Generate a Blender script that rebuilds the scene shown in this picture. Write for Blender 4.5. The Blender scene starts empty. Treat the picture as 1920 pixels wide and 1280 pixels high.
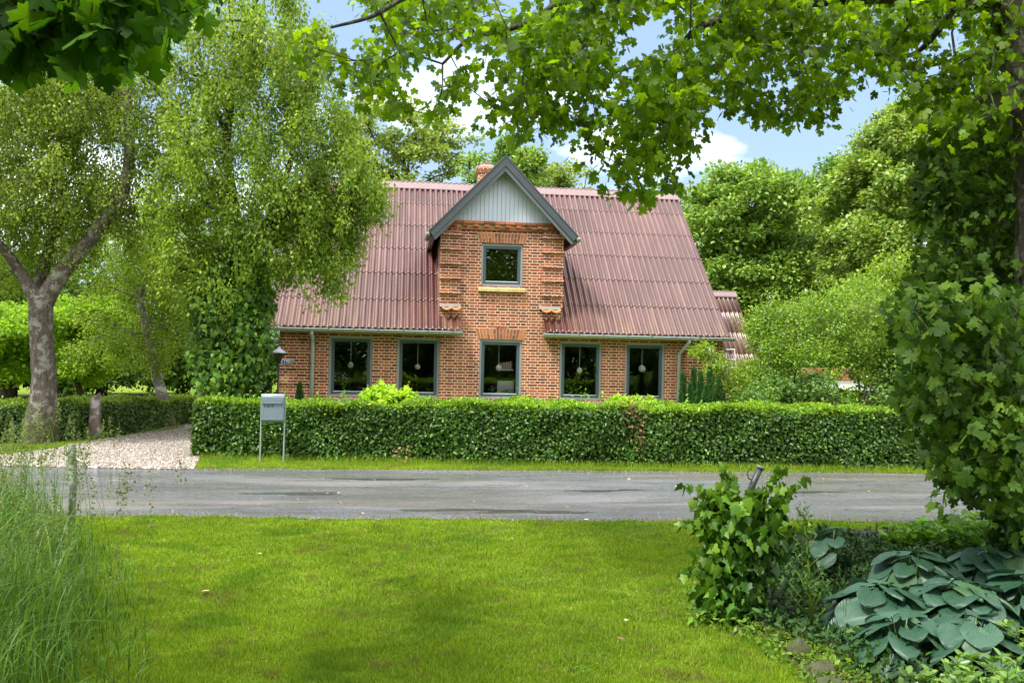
import bpy, math, random
import numpy as np
from mathutils import Vector, Matrix
SC = bpy.context.scene
COL = SC.collection
rng = np.random.default_rng(7)
random.seed(7)
R = math.radians
# ------------------------------------------------------------------ camera
F, PITCH, ROLL, YAW, EYE = 1700.0, 0.0161, 0.0212, 0.122, 1.70
cy_, sy_, cp_, sp_ = math.cos(YAW), math.sin(YAW), math.cos(PITCH), math.sin(PITCH)
FW = np.array([sy_*cp_, cy_*cp_, sp_]); RT = np.array([cy_, -sy_, 0.0]); UP = np.cross(RT, FW)
CR = RT*math.cos(ROLL)+UP*math.sin(ROLL); CU = UP*math.cos(ROLL)-RT*math.sin(ROLL)
CAMP = np.array([0, 0, EYE])
cam_d = bpy.data.cameras.new('camera'); cam = bpy.data.objects.new('camera', cam_d); COL.objects.link(cam)
cam_d.sensor_width = 36; cam_d.lens = F/1920*36; cam_d.clip_start = .05; cam_d.clip_end = 3000
M = Matrix.Identity(4)
for i in range(3):
    M[i][0], M[i][1], M[i][2], M[i][3] = CR[i], CU[i], -FW[i], CAMP[i]
cam.matrix_world = M
SC.camera = cam
def ray(px, py): return FW + CR*(px-960)/F - CU*(py-640)/F
def P(px, py, Y):
    d = ray(px, py); return CAMP + d*(Y/d[1])
def G(px, py, z=0.0):
    d = ray(px, py); return CAMP + d*((z-EYE)/d[2])
# ------------------------------------------------------------------ light
SUN_DIR = np.array([-.55, -.34, 1.10]); SUN_DIR /= np.linalg.norm(SUN_DIR)
SUN_STRENGTH, SUN_ANGLE, SKY_STRENGTH = 2.9, 10.0, 0.15
SC.view_settings.view_transform = 'Standard'; SC.view_settings.look = 'None'
SC.view_settings.gamma = 1; SC.view_settings.use_curve_mapping = False
SC.view_settings.exposure = 1.22
sl = bpy.data.lights.new('sun', 'SUN'); sl.energy = SUN_STRENGTH; sl.angle = R(SUN_ANGLE); sl.color = (1, .955, .88)
so = bpy.data.objects.new('sun', sl); COL.objects.link(so)
so.rotation_euler = Vector(tuple(SUN_DIR)).to_track_quat('Z', 'Y').to_euler()
w = bpy.data.worlds.new('World'); SC.world = w; w.use_nodes = True
nt = w.node_tree; nt.nodes.clear()
out = nt.nodes.new('ShaderNodeOutputWorld'); bg = nt.nodes.new('ShaderNodeBackground'); bg.inputs[1].default_value = SKY_STRENGTH
sky = nt.nodes.new('ShaderNodeTexSky'); sky.sky_type = 'NISHITA'; sky.sun_disc = False
sky.sun_elevation = math.asin(SUN_DIR[2]); sky.sun_rotation = math.atan2(SUN_DIR[0], SUN_DIR[1])
sky.air_density = 1.2; sky.dust_density = 1.5
tc = nt.nodes.new('ShaderNodeTexCoord'); mp = nt.nodes.new('ShaderNodeMapping'); mp.inputs['Scale'].default_value = (1, 1, 2.2)
mp.inputs['Location'].default_value = (.35, .2, .1)
no = nt.nodes.new('ShaderNodeTexNoise'); no.inputs['Scale'].default_value = 3.1; no.inputs['Detail'].default_value = 9; no.inputs['Roughness'].default_value = .52
cr = nt.nodes.new('ShaderNodeValToRGB'); cr.color_ramp.elements[0].position = .50; cr.color_ramp.elements[1].position = .66
mx = nt.nodes.new('ShaderNodeMix'); mx.data_type = 'RGBA'
hs = nt.nodes.new('ShaderNodeMix'); hs.data_type = 'RGBA'; hs.inputs[0].default_value = .75; hs.inputs[7].default_value = (1.3, 1.85, 2.8, 1)
L = nt.links.new
L(tc.outputs['Generated'], mp.inputs[0]); L(mp.outputs[0], no.inputs['Vector']); L(no.outputs[0], cr.inputs[0])
L(sky.outputs[0], hs.inputs[6]); L(hs.outputs[2], mx.inputs[6]); mx.inputs[7].default_value = (8.6, 8.8, 9.2, 1)
# a bank of bright cloud added out of view, overhead and behind, as fill light
sp_w = nt.nodes.new('ShaderNodeSeparateXYZ'); L(tc.outputs['Generated'], sp_w.inputs[0])
def wm(op, a, b=None):
    q = nt.nodes.new('ShaderNodeMath'); q.operation = op
    for i_, v_ in ((0, a), (1, b)):
        if v_ is None: continue
        if isinstance(v_, (int, float)): q.inputs[i_].default_value = v_
        else: L(v_, q.inputs[i_])
    return q.outputs[0]
fill_bank = wm('ADD', wm('MULTIPLY', sp_w.outputs[1], -1.0), wm('MULTIPLY', sp_w.outputs[2], .9))
fill_bank = wm('ADD', fill_bank, wm('MULTIPLY', wm('SUBTRACT', no.outputs[0], .5), 1.2))
br_ = nt.nodes.new('ShaderNodeValToRGB'); br_.color_ramp.elements[0].position = .12; br_.color_ramp.elements[1].position = .5; L(fill_bank, br_.inputs[0])
tot_ = wm('MAXIMUM', cr.outputs[0], br_.outputs[0])
L(tot_, mx.inputs[0]); L(mx.outputs[2], bg.inputs[0]); L(bg.outputs[0], out.inputs[0])

# ------------------------------------------------------------------ materials
def new_mat(name):
    m = bpy.data.materials.new(name); m.use_nodes = True
    t = m.node_tree; b = t.nodes['Principled BSDF']; return m, t, b
def node(t, kind, **kw):
    n = t.nodes.new(kind)
    for k, v in kw.items():
        if k in ('data_type', 'operation', 'blend_type', 'noise_dimensions', 'feature', 'distance', 'wave_type', 'bands_direction', 'wave_profile'): setattr(n, k, v)
        else: n.inputs[k.replace('_', ' ')].default_value = v
    return n
def ramp(t, fac, stops):
    r = t.nodes.new('ShaderNodeValToRGB'); e = r.color_ramp.elements
    while len(e) < len(stops): e.new(.5)
    for i, (p, c) in enumerate(stops):
        e[i].position = p; e[i].color = (c[0], c[1], c[2], 1) if not isinstance(c, (int, float)) else (c, c, c, 1)
    t.links.new(fac, r.inputs[0]); return r.outputs[0]
def noise(t, scale, detail=5, rough=.55, vec=None, dist=0):
    n = t.nodes.new('ShaderNodeTexNoise'); n.inputs['Scale'].default_value = scale; n.inputs['Detail'].default_value = detail
    n.inputs['Roughness'].default_value = rough; n.inputs['Distortion'].default_value = dist
    if vec is None:
        g = t.nodes.new('ShaderNodeNewGeometry'); vec = g.outputs['Position']
    t.links.new(vec, n.inputs['Vector']); return n.outputs[0]
def mixc(t, fac, a, b, blend='MIX'):
    m = t.nodes.new('ShaderNodeMix'); m.data_type = 'RGBA'; m.blend_type = blend
    for s, v in ((0, fac), (6, a), (7, b)):
        if isinstance(v, (int, float)): m.inputs[s].default_value = v
        elif isinstance(v, tuple): m.inputs[s].default_value = (*v[:3], 1)
        else: t.links.new(v, m.inputs[s])
    return m.outputs[2]
def math_(t, op, a, b=None, c=None):
    m = t.nodes.new('ShaderNodeMath'); m.operation = op
    for s, v in ((0, a), (1, b), (2, c)):
        if v is None: continue
        if isinstance(v, (int, float)): m.inputs[s].default_value = v
        else: t.links.new(v, m.inputs[s])
    return m.outputs[0]
def bump(t, b, h, strength=.3, dist=.01):
    n = t.nodes.new('ShaderNodeBump'); n.inputs['Strength'].default_value = strength; n.inputs['Distance'].default_value = dist
    t.links.new(h, n.inputs['Height']); t.links.new(n.outputs[0], b.inputs['Normal'])
MATS = {}
def plain(name, col, rough=.6, metal=0, var=.25, scale=6, bstr=.1):
    if name in MATS: return MATS[name]
    m, t, b = new_mat(name)
    n = noise(t, scale)
    c = mixc(t, n, tuple(x*(1-var) for x in col), tuple(min(1, x*(1+var)) for x in col))
    t.links.new(c, b.inputs['Base Color']); b.inputs['Roughness'].default_value = rough; b.inputs['Metallic'].default_value = metal
    if bstr: bump(t, b, noise(t, scale*8), bstr, .004)
    MATS[name] = m; return m
def leafmat(name, dark, mid, light, trans=.45, rough=.45, spec=.4, tcol=None, gain=1.0):
    if name in MATS: return MATS[name]
    m, t, b = new_mat(name)
    g = t.nodes.new('ShaderNodeNewGeometry')
    dark, mid, light = [tuple(min(.8, q*k_) for q, k_ in zip(c_, (1.45*gain, 1.40*gain, 1.15*gain))) for c_ in (dark, mid, light)]
    c = ramp(t, g.outputs['Random Per Island'], [(0, dark), (.5, mid), (1, light)])
    n = noise(t, 1.3, 4)
    n2 = ramp(t, n, [(.32, .68), (.68, 1.28)])
    c = mixc(t, 1.0, c, n2, 'MULTIPLY')
    t.links.new(c, b.inputs['Base Color']); b.inputs['Roughness'].default_value = rough
    b.inputs['Specular IOR Level'].default_value = spec*.75
    tr = t.nodes.new('ShaderNodeBsdfTranslucent')
    tc_ = tcol or (1.35, 1.25, .45)
    cc = mixc(t, 1.0, c, tuple(tc_), 'MULTIPLY'); t.links.new(cc, tr.inputs[0])
    ms = t.nodes.new('ShaderNodeMixShader'); ms.inputs[0].default_value = trans
    t.links.new(b.outputs[0], ms.inputs[1]); t.links.new(tr.outputs[0], ms.inputs[2])
    t.links.new(ms.outputs[0], t.nodes['Material Output'].inputs[0])
    MATS[name] = m; return m
def bark(name, a, b_, lich=None, lscale=5, moss=None):
    if name in MATS: return MATS[name]
    m, t, b = new_mat(name)
    g = t.nodes.new('ShaderNodeNewGeometry')
    mp = t.nodes.new('ShaderNodeMapping'); mp.inputs['Scale'].default_value = (1, 1, .3); t.links.new(g.outputs['Position'], mp.inputs[0])
    n = noise(t, 22, 6, .65, mp.outputs[0])
    c = ramp(t, n, [(.35, a), (.65, b_)])
    if lich:
        ln = noise(t, lscale, 6, .62)
        c = mixc(t, ramp(t, math_(t, 'ADD', math_(t, 'MULTIPLY', ln, .7), math_(t, 'MULTIPLY', noise(t, lscale*5, 5, .7), .3)), [(.51, 0.), (.57, 1.)]), c, lich)
    if moss:
        s = t.nodes.new('ShaderNodeSeparateXYZ'); t.links.new(g.outputs['Position'], s.inputs[0])
        f = math_(t, 'MULTIPLY_ADD', s.outputs[2], -1.3, 1.05)
        f = math_(t, 'ADD', f, math_(t, 'MULTIPLY_ADD', noise(t, 4, 5), 1.6, -.8))
        f = ramp(t, f, [(.35, 0.), (.7, .9)])
        c = mixc(t, f, c, moss)
    t.links.new(c, b.inputs['Base Color']); b.inputs['Roughness'].default_value = .9
    bump(t, b, n, .9, .03)
    MATS[name] = m; return m

def brick_mat():
    m, t, b = new_mat('red_brick')
    g = t.nodes.new('ShaderNodeNewGeometry'); s = t.nodes.new('ShaderNodeSeparateXYZ'); t.links.new(g.outputs['Position'], s.inputs[0])
    xy = math_(t, 'ADD', s.outputs[0], s.outputs[1])
    wob = math_(t, 'MULTIPLY_ADD', noise(t, 9, 3), .014, -.007)
    z = math_(t, 'ADD', s.outputs[2], wob)
    cb = t.nodes.new('ShaderNodeCombineXYZ'); t.links.new(math_(t, 'ADD', xy, math_(t, 'MULTIPLY_ADD', noise(t, 17, 2), .02, -.01)), cb.inputs[0]); t.links.new(z, cb.inputs[1])
    br = t.nodes.new('ShaderNodeTexBrick'); br.offset = .5; br.offset_frequency = 2; br.squash = .5; br.squash_frequency = 2
    for k, v in (('Scale', 1), ('Mortar Size', .0088), ('Mortar Smooth', .12), ('Bias', 0), ('Brick Width', .24), ('Row Height', .0667)): br.inputs[k].default_value = v
    br.inputs['Color1'].default_value = (0, 0, 0, 1); br.inputs['Color2'].default_value = (1, 1, 1, 1); br.inputs['Mortar'].default_value = (.5, .5, .5, 1)
    t.links.new(cb.outputs[0], br.inputs['Vector'])
    c = ramp(t, br.outputs['Color'], [(0, (.10, .032, .022)), (.3, (.22, .055, .026)), (.6, (.33, .085, .033)), (.85, (.42, .12, .042)), (1, (.28, .065, .032))])
    c = mixc(t, ramp(t, noise(t, 30, 5), [(.3, 0.), (.7, .25)]), c, (.13, .045, .03))
    c = mixc(t, ramp(t, noise(t, 1.2, 4), [(.45, 0.), (.75, .3)]), c, (.15, .06, .035))
    st_m = t.nodes.new('ShaderNodeMapping'); st_m.inputs['Scale'].default_value = (2.2, 2.2, .35); t.links.new(g.outputs['Position'], st_m.inputs[0])
    c = mixc(t, ramp(t, noise(t, 1.6, 6, .65, st_m.outputs[0]), [(.55, 0.), (.72, .5)]), c, (.09, .045, .03))
    mo = mixc(t, ramp(t, noise(t, 2.5, 5), [(.4, 0.), (.7, .6)]), (.66, .47, .32), (.46, .35, .25))
    c = mixc(t, br.outputs['Fac'], c, mo)
    t.links.new(c, b.inputs['Base Color']); b.inputs['Roughness'].default_value = .88
    h = math_(t, 'MULTIPLY_ADD', br.outputs['Fac'], -1, 1); h = math_(t, 'ADD', h, math_(t, 'MULTIPLY', noise(t, 60, 4), .5))
    bump(t, b, h, .8, .008)
    MATS['brick'] = m; return m
BRICK = brick_mat()
def single_brick_mat(name, cols):
    m, t, b = new_mat(name)
    g = t.nodes.new('ShaderNodeNewGeometry')
    c = ramp(t, g.outputs['Random Per Island'], cols)
    c = mixc(t, ramp(t, noise(t, 40, 5), [(.35, 0.), (.7, .3)]), c, (.12, .05, .03))
    t.links.new(c, b.inputs['Base Color']); b.inputs['Roughness'].default_value = .85; bump(t, b, noise(t, 70), .4, .006)
    return m
BRICK1 = single_brick_mat('loose_brick', [(0, (.13, .042, .026)), (.35, (.30, .085, .034)), (.7, (.42, .13, .045)), (1, (.48, .165, .06))])
YBRICK = single_brick_mat('yellow_brick', [(0, (.52, .36, .13)), (1, (.66, .50, .24))])
MORTAR = plain('mortar', (.52, .38, .25), .9, var=.2, scale=12)

def roof_mat(x0, x1, zt):
    m, t, b = new_mat('roof_sheet_red')
    g = t.nodes.new('ShaderNodeNewGeometry'); s = t.nodes.new('ShaderNodeSeparateXYZ'); t.links.new(g.outputs['Position'], s.inputs[0])
    mp = t.nodes.new('ShaderNodeMapping'); mp.inputs['Scale'].default_value = (3, .35, .35); t.links.new(g.outputs['Position'], mp.inputs[0])
    n = noise(t, 2.2, 6, .6, mp.outputs[0])
    c = ramp(t, n, [(.3, (.098, .044, .036)), (.55, (.150, .075, .064)), (.75, (.20, .116, .10))])
    c = mixc(t, ramp(t, noise(t, 25, 5), [(.5, 0.), (.8, .3)]), c, (.25, .16, .13))
    # wet, algae-stained strips below the ends of the two dormer gutters
    cx = (x0+x1)/2; hw = (x1-x0)/2
    dx = math_(t, 'ABSOLUTE', math_(t, 'SUBTRACT', s.outputs[0], cx)); dx = math_(t, 'SUBTRACT', dx, hw)
    dx = math_(t, 'ADD', dx, math_(t, 'MULTIPLY_ADD', noise(t, 2.5, 3, .5, mp.outputs[0]), .8, -.4))
    wet = ramp(t, dx, [(.0, 1.), (.28, .75), (.95, 0.)])
    wz = ramp(t, math_(t, 'SUBTRACT', zt, s.outputs[2]), [(0, 0.), (.1, 1.)])
    wet = math_(t, 'MULTIPLY', wet, wz)
    c = mixc(t, math_(t, 'MULTIPLY', wet, .85), c, (.085, .018, .014))
    # wave shading painted in: troughs darkened to set off the crests; sheet-to-sheet differences
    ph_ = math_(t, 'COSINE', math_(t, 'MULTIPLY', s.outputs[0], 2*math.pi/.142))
    trough_shade = ramp(t, math_(t, 'ADD', ph_, math_(t, 'MULTIPLY_ADD', noise(t, 3, 4, .6, mp.outputs[0]), 1.2, -.6)), [(.0, .62), (.45, 0.)])
    c = mixc(t, trough_shade, c, (.055, .026, .022))
    # each sheet has weathered a little differently
    cb = t.nodes.new('ShaderNodeCombineXYZ'); t.links.new(math_(t, 'FLOOR', math_(t, 'MULTIPLY', s.outputs[0], 1/.994)), cb.inputs[0]); t.links.new(math_(t, 'FLOOR', math_(t, 'MULTIPLY', math_(t, 'SUBTRACT', s.outputs[2], 2.27), 1/.688)), cb.inputs[1])
    wn = t.nodes.new('ShaderNodeTexWhiteNoise'); wn.noise_dimensions = '2D'; t.links.new(cb.outputs[0], wn.inputs[0])
    c = mixc(t, 1.0, c, ramp(t, wn.outputs[0], [(0, .80), (1, 1.14)]), 'MULTIPLY')
    c = mixc(t, ramp(t, noise(t, 9, 6, .7), [(.62, 0.), (.70, .7)]), c, (.13, .12, .05))
    # tan lichen bloom, bottom rows
    lo = math_(t, 'MULTIPLY', ramp(t, math_(t, 'SUBTRACT', 3.4, s.outputs[2]), [(.0, 0.), (.9, 1.)]), ramp(t, noise(t, 1.6, 5, .6, mp.outputs[0]), [(.45, 0.), (.65, .55)]))
    c = mixc(t, lo, c, (.20, .12, .07))
    t.links.new(c, b.inputs['Base Color'])
    b.inputs['Specular IOR Level'].default_value = .6
    r_ = math_(t, 'MULTIPLY_ADD', wet, -.18, .34)
    t.links.new(r_, b.inputs['Roughness'])
    bump(t, b, noise(t, 60, 5), .25, .004)
    return m

# ------------------------------------------------------------------ object helpers
def tag(o, label=None, cat=None, group=None, kind=None):
    if label: o['label'] = label
    if cat: o['category'] = cat
    if group: o['group'] = group
    if kind: o['kind'] = kind
    return o
def empty(name, loc=(0, 0, 0), label=None, cat=None, group=None, rz=0):
    o = bpy.data.objects.new(name, None); COL.objects.link(o); o.location = tuple(float(v) for v in loc); o.rotation_euler.z = rz
    o.empty_display_size = .1
    return tag(o, label, cat, group)
def link(name, me, mat, parent=None, smooth=False):
    o = bpy.data.objects.new(name, me); COL.objects.link(o)
    if mat: me.materials.append(mat)
    if smooth: me.polygons.foreach_set('use_smooth', [True]*len(me.polygons))
    if parent:
        o.parent = parent
        # builders give world coordinates: undo the chain of parent transforms (things only carry a location)
        p, off = parent, Vector((0, 0, 0))
        while p: off += Vector(p.location); p = p.parent
        o.location = -off
    return o
def mesh_np(name, V, Fc):
    """V (n,3); Fc (m,k) uniform polygons"""
    me = bpy.data.meshes.new(name); V = np.ascontiguousarray(V, dtype=np.float32); Fc = np.ascontiguousarray(Fc, dtype=np.int32)
    me.vertices.add(len(V)); me.vertices.foreach_set('co', V.ravel())
    m, k = Fc.shape; me.loops.add(m*k); me.loops.foreach_set('vertex_index', Fc.ravel())
    me.polygons.add(m); me.polygons.foreach_set('loop_start', np.arange(0, m*k, k, dtype=np.int32))
    me.polygons.foreach_set('loop_total', np.full(m, k, dtype=np.int32))
    me.update(calc_edges=True); return me
class MB:
    def __init__(s): s.v = []; s.f = []
    def add(s, vs, fs):
        n = len(s.v); s.v += [tuple(float(c) for c in v) for v in vs]; s.f += [tuple(i+n for i in f) for f in fs]; return s
    def box(s, a, b):
        x0, y0, z0 = a; x1, y1, z1 = b
        return s.add([(x0, y0, z0), (x1, y0, z0), (x1, y1, z0), (x0, y1, z0), (x0, y0, z1), (x1, y0, z1), (x1, y1, z1), (x0, y1, z1)],
                     [(0, 3, 2, 1), (4, 5, 6, 7), (0, 1, 5, 4), (1, 2, 6, 5), (2, 3, 7, 6), (3, 0, 4, 7)])
    def hexa(s, lo, hi):   # two quads -> solid
        return s.add(list(lo)+list(hi), [(0, 3, 2, 1), (4, 5, 6, 7), (0, 1, 5, 4), (1, 2, 6, 5), (2, 3, 7, 6), (3, 0, 4, 7)])
    def prism(s, poly, y0, y1):   # poly in xz, extruded along y
        n = len(poly); vs = [(x, y0, z) for x, z in poly]+[(x, y1, z) for x, z in poly]
        fs = [tuple(range(n)), tuple(range(2*n-1, n-1, -1))]+[(i, i+n, (i+1) % n+n, (i+1) % n) for i in range(n)]
        return s.add(vs, fs)
    def tube(s, pts, rad, n=10, cap=True, nz=0):
        pts = [np.array(p, float) for p in pts]
        if not hasattr(rad, '__len__'): rad = [rad]*len(pts)
        vs, fs = [], []; u = None
        for i, p in enumerate(pts):
            d = pts[min(i+1, len(pts)-1)]-pts[max(i-1, 0)]; d = d/(np.linalg.norm(d)+1e-9)
            if u is None:
                u = np.cross(d, [0, 1, 0] if abs(d[1]) < .8 else [1, 0, 0])
            u = u-d*np.dot(u, d); u /= np.linalg.norm(u); v = np.cross(d, u)
            for k in range(n):
                a = 2*math.pi*k/n; rr = rad[i]*(1+nz*(math.sin(3*a+i*.7)*.5+random.uniform(-.5, .5)))
                vs.append(p+(u*math.cos(a)+v*math.sin(a))*rr)
        for i in range(len(pts)-1):
            for k in range(n): fs.append((i*n+k, i*n+(k+1) % n, (i+1)*n+(k+1) % n, (i+1)*n+k))
        if cap: fs += [tuple(range(n-1, -1, -1)), tuple(range((len(pts)-1)*n, len(pts)*n))]
        return s.add(vs, fs)
    def lathe(s, c, prof, n=16):
        vs, fs = [], []
        for r_, z in prof:
            for k in range(n): a = 2*math.pi*k/n; vs.append((c[0]+r_*math.cos(a), c[1]+r_*math.sin(a), c[2]+z))
        for i in range(len(prof)-1):
            for k in range(n): fs.append((i*n+k, i*n+(k+1) % n, (i+1)*n+(k+1) % n, (i+1)*n+k))
        fs += [tuple(range(n-1, -1, -1)), tuple(range((len(prof)-1)*n, len(prof)*n))]
        return s.add(vs, fs)
    def ball(s, c, r_, n=14, sz=1):
        prof = [(max(1e-4, r_*math.sin(math.pi*i/8)), -r_*sz*math.cos(math.pi*i/8)) for i in range(9)]
        return s.lathe(c, prof, n)
    def build(s, name, mat, parent=None, smooth=False):
        me = bpy.data.meshes.new(name); me.from_pydata(s.v, [], s.f); me.update()
        return link(name, me, mat, parent, smooth)
# leaf templates: x to the tip, y sideways, z along the normal; unit length
T_OVAL = (np.array([(0, 0, 0), (.28, -.26, .05), (.7, -.22, .06), (1, 0, -.04), (.7, .22, .06), (.28, .26, .05)]), np.array([(0, 1, 2, 3), (0, 3, 4, 5)]))
T_DIA = (np.array([(0, 0, 0), (.45, -.33, .06), (1, 0, 0), (.45, .33, .06)]), np.array([(0, 1, 2), (0, 2, 3)]))
T_LONG = (np.array([(0, 0, 0), (.5, -.14, .04), (1, 0, -.06), (.5, .14, .04)]), np.array([(0, 1, 2), (0, 2, 3)]))
def lobed(outl, curl=.12):
    pts = [(.22, 0)]+outl+[(x, -y) for x, y in reversed(outl) if abs(y) > 1e-6]
    v = []
    for i, (x, y) in enumerate(pts):
        v.append((x, y, 0.05 if i == 0 else -curl*(abs(y)**1.4)-.10*max(0, x-.4)**1.5+random.uniform(-.03, .03)))
    n = len(pts)-1
    return np.array(v), np.array([(0, 1+i, 1+(i+1) % n) for i in range(n)])
T_MAPLE = lobed([(0.04, 0), (-.06, .10), (-.12, .30), (.02, .36), (.06, .50), (.20, .42), (.34, .56), (.44, .66), (.50, .50), (.64, .46), (.56, .34), (.48, .18), (.66, .22), (.76, .30), (.82, .17), (1.02, 0)])
T_IVY = lobed([(.02, 0), (-.08, .16), (0.0, .34), (.22, .30), (.36, .46), (.48, .26), (.60, .20), (1, 0)], .2)
def unit(a): return a/(np.linalg.norm(a, axis=-1, keepdims=True)+1e-9)
def leaf_geo(C, D, N, S, tpl):
    tv, tf = tpl; D = unit(D); B = unit(np.cross(N, D)); N2 = np.cross(D, B)
    S = np.asarray(S)[:, None, None]
    V = C[:, None, :]+S*(tv[None, :, 0:1]*D[:, None, :]+tv[None, :, 1:2]*B[:, None, :]+tv[None, :, 2:3]*N2[:, None, :])
    n, k = len(C), len(tv)
    Fc = (tf[None]+(np.arange(n)*k)[:, None, None]).reshape(-1, tf.shape[1])
    return V.reshape(-1, 3), Fc
def leaves(name, C, D, N, S, tpl, mat, parent=None, label=None):
    V, Fc = leaf_geo(C, D, N, S, tpl)
    o = link(name, mesh_np(name, V, Fc), mat, parent)
    if label: o['label'] = label
    return o
def rnd_dirs(n, down=0., horiz=1.):
    d = rng.normal(size=(n, 3)); d[:, :2] *= horiz; d[:, 2] -= down; return unit(d)
def clump_leaves(C, rad, n, size, down=.5, up=1.2, out=.6, flat=.75):
    """C (k,3) clump centres -> n leaves each"""
    k = len(C); off = rng.normal(size=(k, n, 3)); off = unit(off)*(rng.random((k, n, 1))**.45)
    off *= np.array([1, 1, flat]); rad = np.broadcast_to(np.asarray(rad, float).reshape(-1, 1, 1), (k, 1, 1))
    pos = (C[:, None]+off*rad).reshape(-1, 3)
    D = unit(off.reshape(-1, 3))*out+rng.normal(size=(k*n, 3))*.6; D[:, 2] -= down
    N = rng.normal(size=(k*n, 3))*.6; N[:, 2] += up; N += off.reshape(-1, 3)*.5
    S = size*rng.uniform(.5, 1.3, k*n)
    return pos, D, N, S
def in_blobs(blobs, shell=.55, jit=.08):
    """blobs: (centre, radii, n) -> clump centres biased to the shell"""
    out_ = []
    for c, r_, n in blobs:
        d = unit(rng.normal(size=(n, 3))); q = rng.random((n, 1))**(1/3.)
        q = shell+(1-shell)*q if shell else q
        q = np.where(rng.random((n, 1)) < .22, rng.random((n, 1))**.5*shell, q)
        q = q*(1+rng.normal(size=(n, 1))*jit)
        out_.append(np.array(c)+d*q*np.array(r_))
    return np.concatenate(out_)
def skeleton(nodes0, rad0, C, rtwig=.006, maxseg=.6, sag=.05, power=.5):
    """greedy branching from given nodes to every clump centre; returns (A,B,ra,rb) edges"""
    nodes = [np.array(p, float) for p in nodes0]; par = [-1]*len(nodes); n0 = len(nodes)
    arr = np.zeros((len(nodes)+len(C)*12, 3)); arr[:n0] = nodes
    depth = np.zeros(len(arr))
    dist = np.min(np.linalg.norm(C[:, None]-arr[None, :n0], axis=2), axis=1)
    cnt = n0
    for ci in np.argsort(dist):
        c = C[ci]; dd = np.linalg.norm(arr[:cnt]-c, axis=1)+depth[:cnt]*.18
        j = int(np.argmin(dd)); p = arr[j]; L_ = np.linalg.norm(c-p); m = min(11, max(1, int(L_/maxseg+.999)))
        prev = j; mid = rng.normal(size=3)*L_*.07; mid[2] += L_*sag
        for q in range(1, m+1):
            s = q/m; pt = p+(c-p)*s+mid*math.sin(math.pi*s)
            arr[cnt] = pt; par.append(prev); depth[cnt] = depth[prev]+L_/m; prev = cnt; cnt += 1
    w_ = np.ones(cnt)
    for i in range(cnt-1, n0-1, -1): w_[par[i]] += w_[i]
    rr = rtwig*w_**power
    i = np.arange(n0, cnt); pa = np.array(par[n0:], int)
    ra = rr[pa].copy(); ra = np.minimum(ra, rr[i]*1.7)
    for q, j in enumerate(pa):
        if j < n0: ra[q] = min(rad0[j]*.8, rr[i[q]]*1.5)
    return arr[pa], arr[i], ra, rr[i]
def edges_mesh(name, A, B, ra, rb, mat, parent, n=5):
    d = unit(B-A); h = np.where(np.abs(d[:, 2:3]) < .9, np.array([[0, 0, 1.]]), np.array([[1., 0, 0]]))
    u = unit(np.cross(d, h)); v = np.cross(d, u); a = np.arange(n)*2*math.pi/n
    ring = u[:, None]*np.cos(a)[None, :, None]+v[:, None]*np.sin(a)[None, :, None]
    V = np.concatenate([A[:, None]+ring*ra[:, None, None], B[:, None]+ring*rb[:, None, None]], axis=1)
    k = np.arange(n); Fq = np.stack([k, (k+1) % n, (k+1) % n+n, k+n], 1)
    Fc = (Fq[None]+(np.arange(len(A))*2*n)[:, None, None]).reshape(-1, 4)
    return link(name, mesh_np(name, V.reshape(-1, 3), Fc), mat, parent, True)
def spline(pts, n=6):
    """catmull-rom through (x,y,z,r) points"""
    p = np.array([list(a) for a in pts], float); p = np.vstack([2*p[0]-p[1], p, 2*p[-1]-p[-2]]); o = []
    for i in range(1, len(p)-2):
        for q in range(n):
            s = q/n; o.append(.5*((2*p[i])+(-p[i-1]+p[i+1])*s+(2*p[i-1]-5*p[i]+4*p[i+1]-p[i+2])*s*s+(-p[i-1]+3*p[i]-3*p[i+1]+p[i+2])*s**3))
    o.append(p[-2]); return np.array(o)
def tree(name, label, cat, limbs, blobs, leaf, mat, barkm, nleaf=60, size=.06, crad=.35, tpl=T_DIA, group=None, rtwig=.007,
         shell=.5, C=None, down=.5, up=1.2, out=.6, sides=12, nz=.06, sag=.05, flat=.75, maxseg=.6, power=.5):
    """limbs: lists of (x,y,z,r), the first is the trunk from the ground"""
    base = limbs[0][0]
    t = empty(name, (base[0], base[1], 0), label, cat, group)
    mb = MB(); nodes, rads = [], []
    for k, lb in enumerate(limbs):
        s = spline(lb); mb.tube(s[:, :3], np.maximum(s[:, 3], .004), sides, nz=nz)
        st = len(s)//2 if k == 0 and len(limbs) == 1 else (len(s)*2//3 if k == 0 else 2)
        nodes += list(s[st:, :3]); rads += list(s[st:, 3])
    mb.build('trunk', barkm, t, True)
    if C is None: C = in_blobs(blobs, shell)
    A, B, ra, rb = skeleton(nodes, rads, C, rtwig, maxseg, sag, power)
    edges_mesh('branches', A, B, ra, rb, barkm, t)
    pos, D, N, S = clump_leaves(C, crad*rng.uniform(.6, 1.3, len(C)), nleaf, size, down, up, out, flat)
    leaves(leaf, pos, D, N, S, tpl, mat, t)
    return t
def copy_tree(root, loc, rz, sc, label):
    r_ = root.copy(); COL.objects.link(r_); r_.location = loc; r_.rotation_euler = (0, 0, rz); r_.scale = (sc[0], sc[1], sc[2]); r_['label'] = label
    for ch in list(root.children):
        c = ch.copy(); COL.objects.link(c); c.parent = r_
        for g in ch.children:
            d = g.copy(); COL.objects.link(d); d.parent = c
    return r_

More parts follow.
